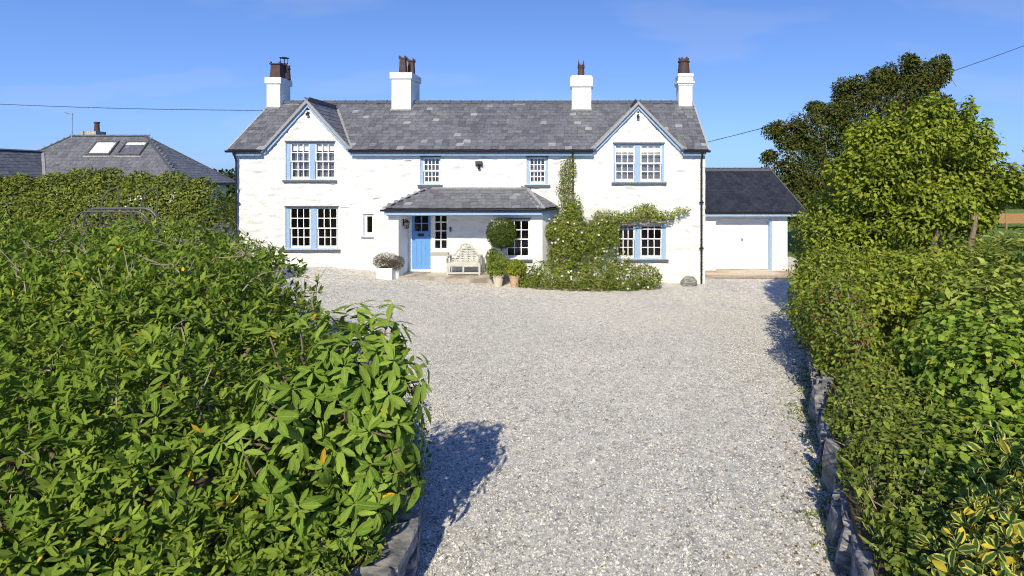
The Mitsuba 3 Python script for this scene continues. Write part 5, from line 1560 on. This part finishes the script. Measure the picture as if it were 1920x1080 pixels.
def flowers(blobs, count, rng, mat, parent, r=0.035, seed=0, depth=0.0, low=None):
    p, n = shell(blobs, count, rng, 0.2, 1.6, depth, low, seed=seed)
    keep = n[:, 1] < 0.4
    p, n = p[keep] + n[keep] * 0.04, n[keep]
    B = []
    ax_ = unit(n + rng.normal(0, 0.3, p.shape) + [0, -0.3, 0.3])
    a = unit(np.cross(ax_, rng.normal(size=p.shape)))
    b_ = np.cross(ax_, a)
    for k in range(5):
        th = 2 * math.pi * k / 5
        rad = math.cos(th) * a + math.sin(th) * b_
        B.append(leaves(p, rad + 0.25 * ax_, ax_ - 0.2 * rad, r * rng.uniform(0.8, 1.3, len(p)), r * 1.1, 0.1, 0.1, 1))
    put_leaves(B, mat, parent, 'blossom')


bed_blobs = [(-1.9, 21.2, 0.35, 0.55, 0.5, 0.45), (-1.2, 21.0, 0.45, 0.7, 0.55, 0.6), (-0.3, 20.9, 0.45, 0.75, 0.6, 0.62), (0.6, 21.0, 0.45, 0.8, 0.6, 0.65), (1.5, 21.2, 0.42, 0.8, 0.6, 0.62), (2.3, 21.6, 0.32, 0.65, 0.55, 0.5), (0.9, 21.6, 0.7, 0.9, 0.5, 0.7)]
fb = bush('flower_bed', 'low leafy bed with white flowers along the foot of the wall', 'flower bed', bed_blobs, 'leaf_rose', 9000, 0.075, 0.042, rng, 4500, 0.3, 1.8, 0.2, -0.2, twigs=140, twig_len=0.3)
flowers(bed_blobs, 95, rng, 'petal_white', fb, 0.04, 5)
flowers([bed_blobs[4], bed_blobs[6], (1.2, 21.5, 1.0, 0.6, 0.4, 0.4)], 70, rng, 'petal_pink', fb, 0.05, 6)
rose_blobs = [(-0.55, 22.3, 1.35, 0.85, 0.55, 0.85), (-0.45, 22.4, 2.1, 0.75, 0.45, 0.65), (0.45, 22.3, 1.7, 0.75, 0.5, 0.7), (0.9, 22.4, 1.9, 0.5, 0.4, 0.6), (-1.0, 22.2, 1.9, 0.45, 0.35, 0.5), (-0.35, 22.6, 2.75, 0.34, 0.24, 0.4)]
rs = bush('climbing_rose', 'bushy climbing rose with scattered white flowers between the porch and the lower window', 'climbing plant', rose_blobs, 'leaf_rose', 8600, 0.085, 0.048, rng, 2800, 0.62, 2.0, 0.35, twigs=300, twig_len=0.4)
flowers(rose_blobs, 80, rng, 'petal_white', rs, 0.045, 7)
limbs((-0.4, 22.6, 0.0), [(-0.5, 22.4, 2.0), (0.5, 22.4, 1.8), (-1.0, 22.3, 1.8), (-0.3, 22.7, 2.9)], rng, 0.03, rs)
cl = thing('climber', 'slender climbing plant reaching up beside the middle downpipe to the gutter', 'climbing plant')
cb = [(-0.55 + 0.10 * math.sin(z * 3), 22.78, z, 0.40 - 0.06 * (z - 3), 0.17, 0.32) for z in np.arange(2.7, 4.75, 0.26)]
p, n = shell(cb, 1050, rng, 0.7, 2.5, 0.6, seed=9)
put_leaves(single_leaves(p, n, rng, 0.085, 0.045, 0.5, 0.2), 'leaf_privet', cl)
twig_mesh(*shell(cb, 130, rng, 0.5, 2.5, 0.1, seed=9), rng, 0.4, 0.007).put('twigs', 'mat_twig', cl, kind='stuff', smooth=60)
limbs((-0.3, 22.8, 1.8), [(-0.6, 22.8, 4.7), (-0.35, 22.8, 4.4), (-0.75, 22.8, 3.8)], rng, 0.018, cl)
wi = thing('wisteria', 'wisteria trained along the wall above the lower right window with a bare woody stem', 'climbing plant')
wb = [(x, 22.68, 2.45 + 0.10 * math.sin(x * 2.1) + 0.32 * math.exp(-((x - 2.35) / 0.5) ** 2), 0.34, 0.24, 0.17 + 0.16 * math.exp(-((x - 2.3) / 0.7) ** 2)) for x in np.arange(0.7, 3.1, 0.24)] + [(3.3, 22.7, 2.5, 0.3, 0.2, 0.16), (3.65, 22.7, 2.68, 0.26, 0.2, 0.18), (3.95, 22.7, 2.72, 0.18, 0.16, 0.15), (1.1, 22.7, 2.1, 0.4, 0.25, 0.35), (1.3, 22.7, 1.7, 0.2, 0.2, 0.5), (2.5, 22.66, 2.8, 0.35, 0.25, 0.2)]
p, n = shell(wb, 2100, rng, 0.7, 2.4, 0.5, seed=12)
put_leaves(single_leaves(p, n, rng, 0.10, 0.045, 0.4, 0.4, 1, 'lance', 0.2), 'leaf_privet', wi)
st = MB()
for k in range(5):
    xs3 = np.linspace(0.3, 3.4, 14)
    st.tube(np.stack([xs3, 22.74 - 0.05 * np.sin(xs3 * 2 + k), 2.28 + 0.035 * (k - 2) + 0.05 * np.sin(xs3 * 2.5 + k * 1.3) + 0.06 * (xs3 - 1) * (k > 2) * 0.8], 1), np.linspace(0.028, 0.012, 14), 6)
st.tube([(-0.2, 22.7, 0.1), (0.0, 22.72, 1.0), (0.25, 22.74, 1.9), (0.5, 22.74, 2.3)], [0.06, 0.05, 0.04, 0.03], 7)
st.put('stem', 'mat_twig', wi, smooth=60)
twig_mesh(*shell(wb, 120, rng, 0.45, 2.2, 0.05, seed=12), rng, 0.35, 0.007).put('twigs', 'mat_twig', wi, kind='stuff', smooth=60)

# ---------------------------------------------------------------- stone edging of the beds
def edge_points(edge, y0, y1, step):
    e = np.array(edge)
    y = np.arange(y0, y1, step)
    return np.stack([np.interp(y, e[:, 1], e[:, 0]), y], 1)


def slab_stone(half, r):
    """A split stone: a block with its corners knocked about."""
    c = np.array([[x, y, z] for x in (-1, 1) for y in (-1, 1) for z in (-1, 1)], float)
    p = np.vstack([c * [0.92, 1, 1], c * [1, 0.8, 0.9], c * [0.95, 0.95, 0.7]]) * (1 - r.uniform(0, 0.22, (24, 3)))
    return m3.Manifold.hull_points((p * np.asarray(half)).astype(np.float64))


def stone_wall(label, edge, y0, y1, side, seed, height=0.5, big=1.0):
    r = np.random.default_rng(seed)
    key = thing('stone_wall', label, 'wall')
    core = MB()
    pts = edge_points(edge, y0, y1 + 0.01, 0.5)
    for a, b_ in zip(pts[:-1], pts[1:]):
        za = float(gz(*a))
        core.beam((a[0] + side * 0.16, a[1], za + height / 2 - 0.12), (b_[0] + side * 0.16, b_[1] + 0.02, float(gz(*b_)) + height / 2 - 0.12), 0.22, height)
    core.put('core', 'mat_earth', key)
    z = 0.0
    row = 0
    while z < height - 0.02:
        y = y0 + r.uniform(-0.2, 0.1)
        hgt = r.uniform(0.10, 0.17) * big
        if z + hgt > height - 0.05:
            hgt = height - z + r.uniform(0.0, 0.08)
        while y < y1:
            l = r.uniform(0.28, 0.62) * big
            yc = y + l / 2
            x, xe = np.interp([yc, yc + 0.1], np.array(edge)[:, 1], np.array(edge)[:, 0])
            ang = math.atan2(0.1, xe - x)
            mm = slab_stone((l * 0.52, 0.15 * big, hgt * 0.53), r).refine_to_length(0.055).to_mesh()
            v = mm.vert_properties[:, :3].astype(float)
            v += 0.075 * (meshkit.fbm(v * [7, 10, 30] + yc * 9, 3, 5) - 0.5)[:, None] * unit(v)
            c_, s_ = math.cos(ang), math.sin(ang)
            v = np.stack([v[:, 0] * c_ - v[:, 1] * s_ + x + side * r.uniform(0.05, 0.11), v[:, 0] * s_ + v[:, 1] * c_ + yc, v[:, 2] + float(gz(x, yc)) + z + hgt / 2 - 0.03 + r.normal(0, 0.012)], 1)
            put('stone', (v, mm.tri_verts), 'mat_stone', key, smooth=45)
            y += l * 1.0 + r.uniform(0.0, 0.03)
        z += hgt
        row += 1
    return key


def upright_wall(label, edge, y0, y1, seed):
    """Slate slabs set on edge against the bank, each leaning and jagged in its own way."""
    r = np.random.default_rng(seed)
    key = thing('stone_wall', label, 'wall')
    y = y0
    e = np.array(edge)
    while y < y1:
        l, hgt, th = r.uniform(0.18, 0.50), r.uniform(0.22, 0.47), r.uniform(0.035, 0.085)
        for back_ in (0, 1):
            yc = y + l / 2 + back_ * r.uniform(0.05, 0.2)
            x, xe = np.interp([yc, yc + 0.1], e[:, 1], e[:, 0])
            ang = math.atan2(0.1, xe - x) + r.normal(0, 0.13)
            top = hgt * (1 + 0.12 * back_) * r.uniform(0.85, 1.1)
            mm = slab_stone((l * 0.54, th, top * 0.62), r).refine_to_length(0.05).to_mesh()
            v = mm.vert_properties[:, :3].astype(float)
            v += 0.05 * (meshkit.fbm(v * [9, 14, 22] + yc * 9, 3, 5) - 0.5)[:, None] * unit(v)
            v[:, 1] += v[:, 2] * r.normal(-0.12, 0.14)
            v[:, 2] += v[:, 0] * r.normal(0, 0.18)
            c_, s_ = math.cos(ang), math.sin(ang)
            v = np.stack([v[:, 0] * c_ - v[:, 1] * s_ + x - 0.05 + 0.12 * back_ + r.normal(0, 0.02), v[:, 0] * s_ + v[:, 1] * c_ + yc, v[:, 2] + float(gz(x, yc)) + top * 0.42], 1)
            put('stone', (v, mm.tri_verts), 'mat_stone', key, smooth=40)
        y += l * r.uniform(0.86, 1.05)
    return key


upright_wall('low wall of upright slate slabs along the right edge of the drive', RIGHT_EDGE, 2.8, 11.0, 77)
stone_wall('low dry stone wall of flat slabs at the corner of the left bed', LEFT_EDGE, 2.6, 4.75, -1, 78, 0.42, 0.95)


# ---------------------------------------------------------------- weeds, dry stalks and fallen leaves
def tufts(name, label, cat, spots, rng, mat, L, blades, kind='stuff', lean=0.5, W=0.012):
    p = np.repeat(spots, blades, axis=0) + rng.normal(0, 0.05, (len(spots) * blades, 3)) * [1, 1, 0]
    d = unit(rng.normal(0, lean, p.shape) * [1, 1, 0.2] + [0, -0.1, 1])
    nn = unit(np.cross(d, rng.normal(size=p.shape)))
    s = rng.uniform(0.5, 1.2, len(p))
    v, f, u = join([leaves(p, d, nn, L * s, W * s, 0.35, 0.05, 2, rng.uniform(0, 1, len(p)))])
    put(name, (v, f), mat, uv=u, kind=kind, label=label, category=cat)


rng = np.random.default_rng(808)
y = rng.uniform(3.2, 9.8, 130)
x = np.interp(y, np.array(RIGHT_EDGE)[:, 1], np.array(RIGHT_EDGE)[:, 0]) + 0.10 + 1.1 * rng.uniform(0, 1, 130) ** 1.5
tufts('weeds', 'low green weeds and grass on the bank above the right stone wall', 'weeds', np.stack([x, y, gz(x, y) + 0.42], 1), rng, 'leaf_weed', 0.15, 14, lean=0.9, W=0.026)
y = rng.uniform(4.2, 9.4, 36)
x = np.interp(y, np.array(RIGHT_EDGE)[:, 1], np.array(RIGHT_EDGE)[:, 0]) + rng.uniform(0.10, 0.6, 36)
tufts('dry_grass', 'dry straw coloured stalks hanging over the right stone wall', 'grass', np.stack([x, y, gz(x, y) + 0.42], 1), rng, 'leaf_straw', 0.34, 8, lean=1.1, W=0.008)
y = rng.uniform(3.6, 11.5, 150)
x = np.interp(y, np.array(RIGHT_EDGE)[:, 1], np.array(RIGHT_EDGE)[:, 0]) - np.abs(rng.normal(0, 0.16, 150)) - 0.02
tufts('moss', 'small mossy weeds in the gravel at the foot of the right stone wall', 'weeds', np.stack([x, y, gz(x, y) - 0.005], 1), rng, 'leaf_weed', 0.06, 16, lean=1.0, W=0.014)
y = rng.uniform(2.9, 6.2, 150)
x = np.interp(y, np.array(LEFT_EDGE)[:, 1], np.array(LEFT_EDGE)[:, 0]) - rng.uniform(0.15, 0.9, 150)
tufts('undergrowth', 'low leafy undergrowth beneath the rhododendron behind the left stones', 'weeds', np.stack([x, y, gz(x, y) + 0.42], 1), rng, 'leaf_weed', 0.16, 14, lean=0.9, W=0.03)
k = 1000
y = rng.uniform(3.5, 14, k)
e = np.interp(y, np.array(RIGHT_EDGE)[:, 1], np.array(RIGHT_EDGE)[:, 0])
x = e - np.abs(rng.normal(0, 0.35, k)) - 0.03
spread_ = rng.uniform(size=k) < 0.2
x = np.where(spread_, rng.uniform(-1, 3, k), x)
p = np.stack([x, y, gz(x, y) + 0.012], 1)
d = unit(rng.normal(size=(k, 3)) * [1, 1, 0.15])
v, f, u = join([leaves(p, d, np.tile([0, 0, 1.0], (k, 1)) + rng.normal(0, 0.3, (k, 3)), rng.uniform(0.02, 0.05, k), rng.uniform(0.012, 0.028, k), 0.2, 0.1, 1, rng.uniform(0, 1, k))])
put('fallen_leaves', (v, f), 'leaf_litter', uv=u, kind='stuff', label='brown and orange fallen leaves scattered on the gravel by the right wall', category='leaves')
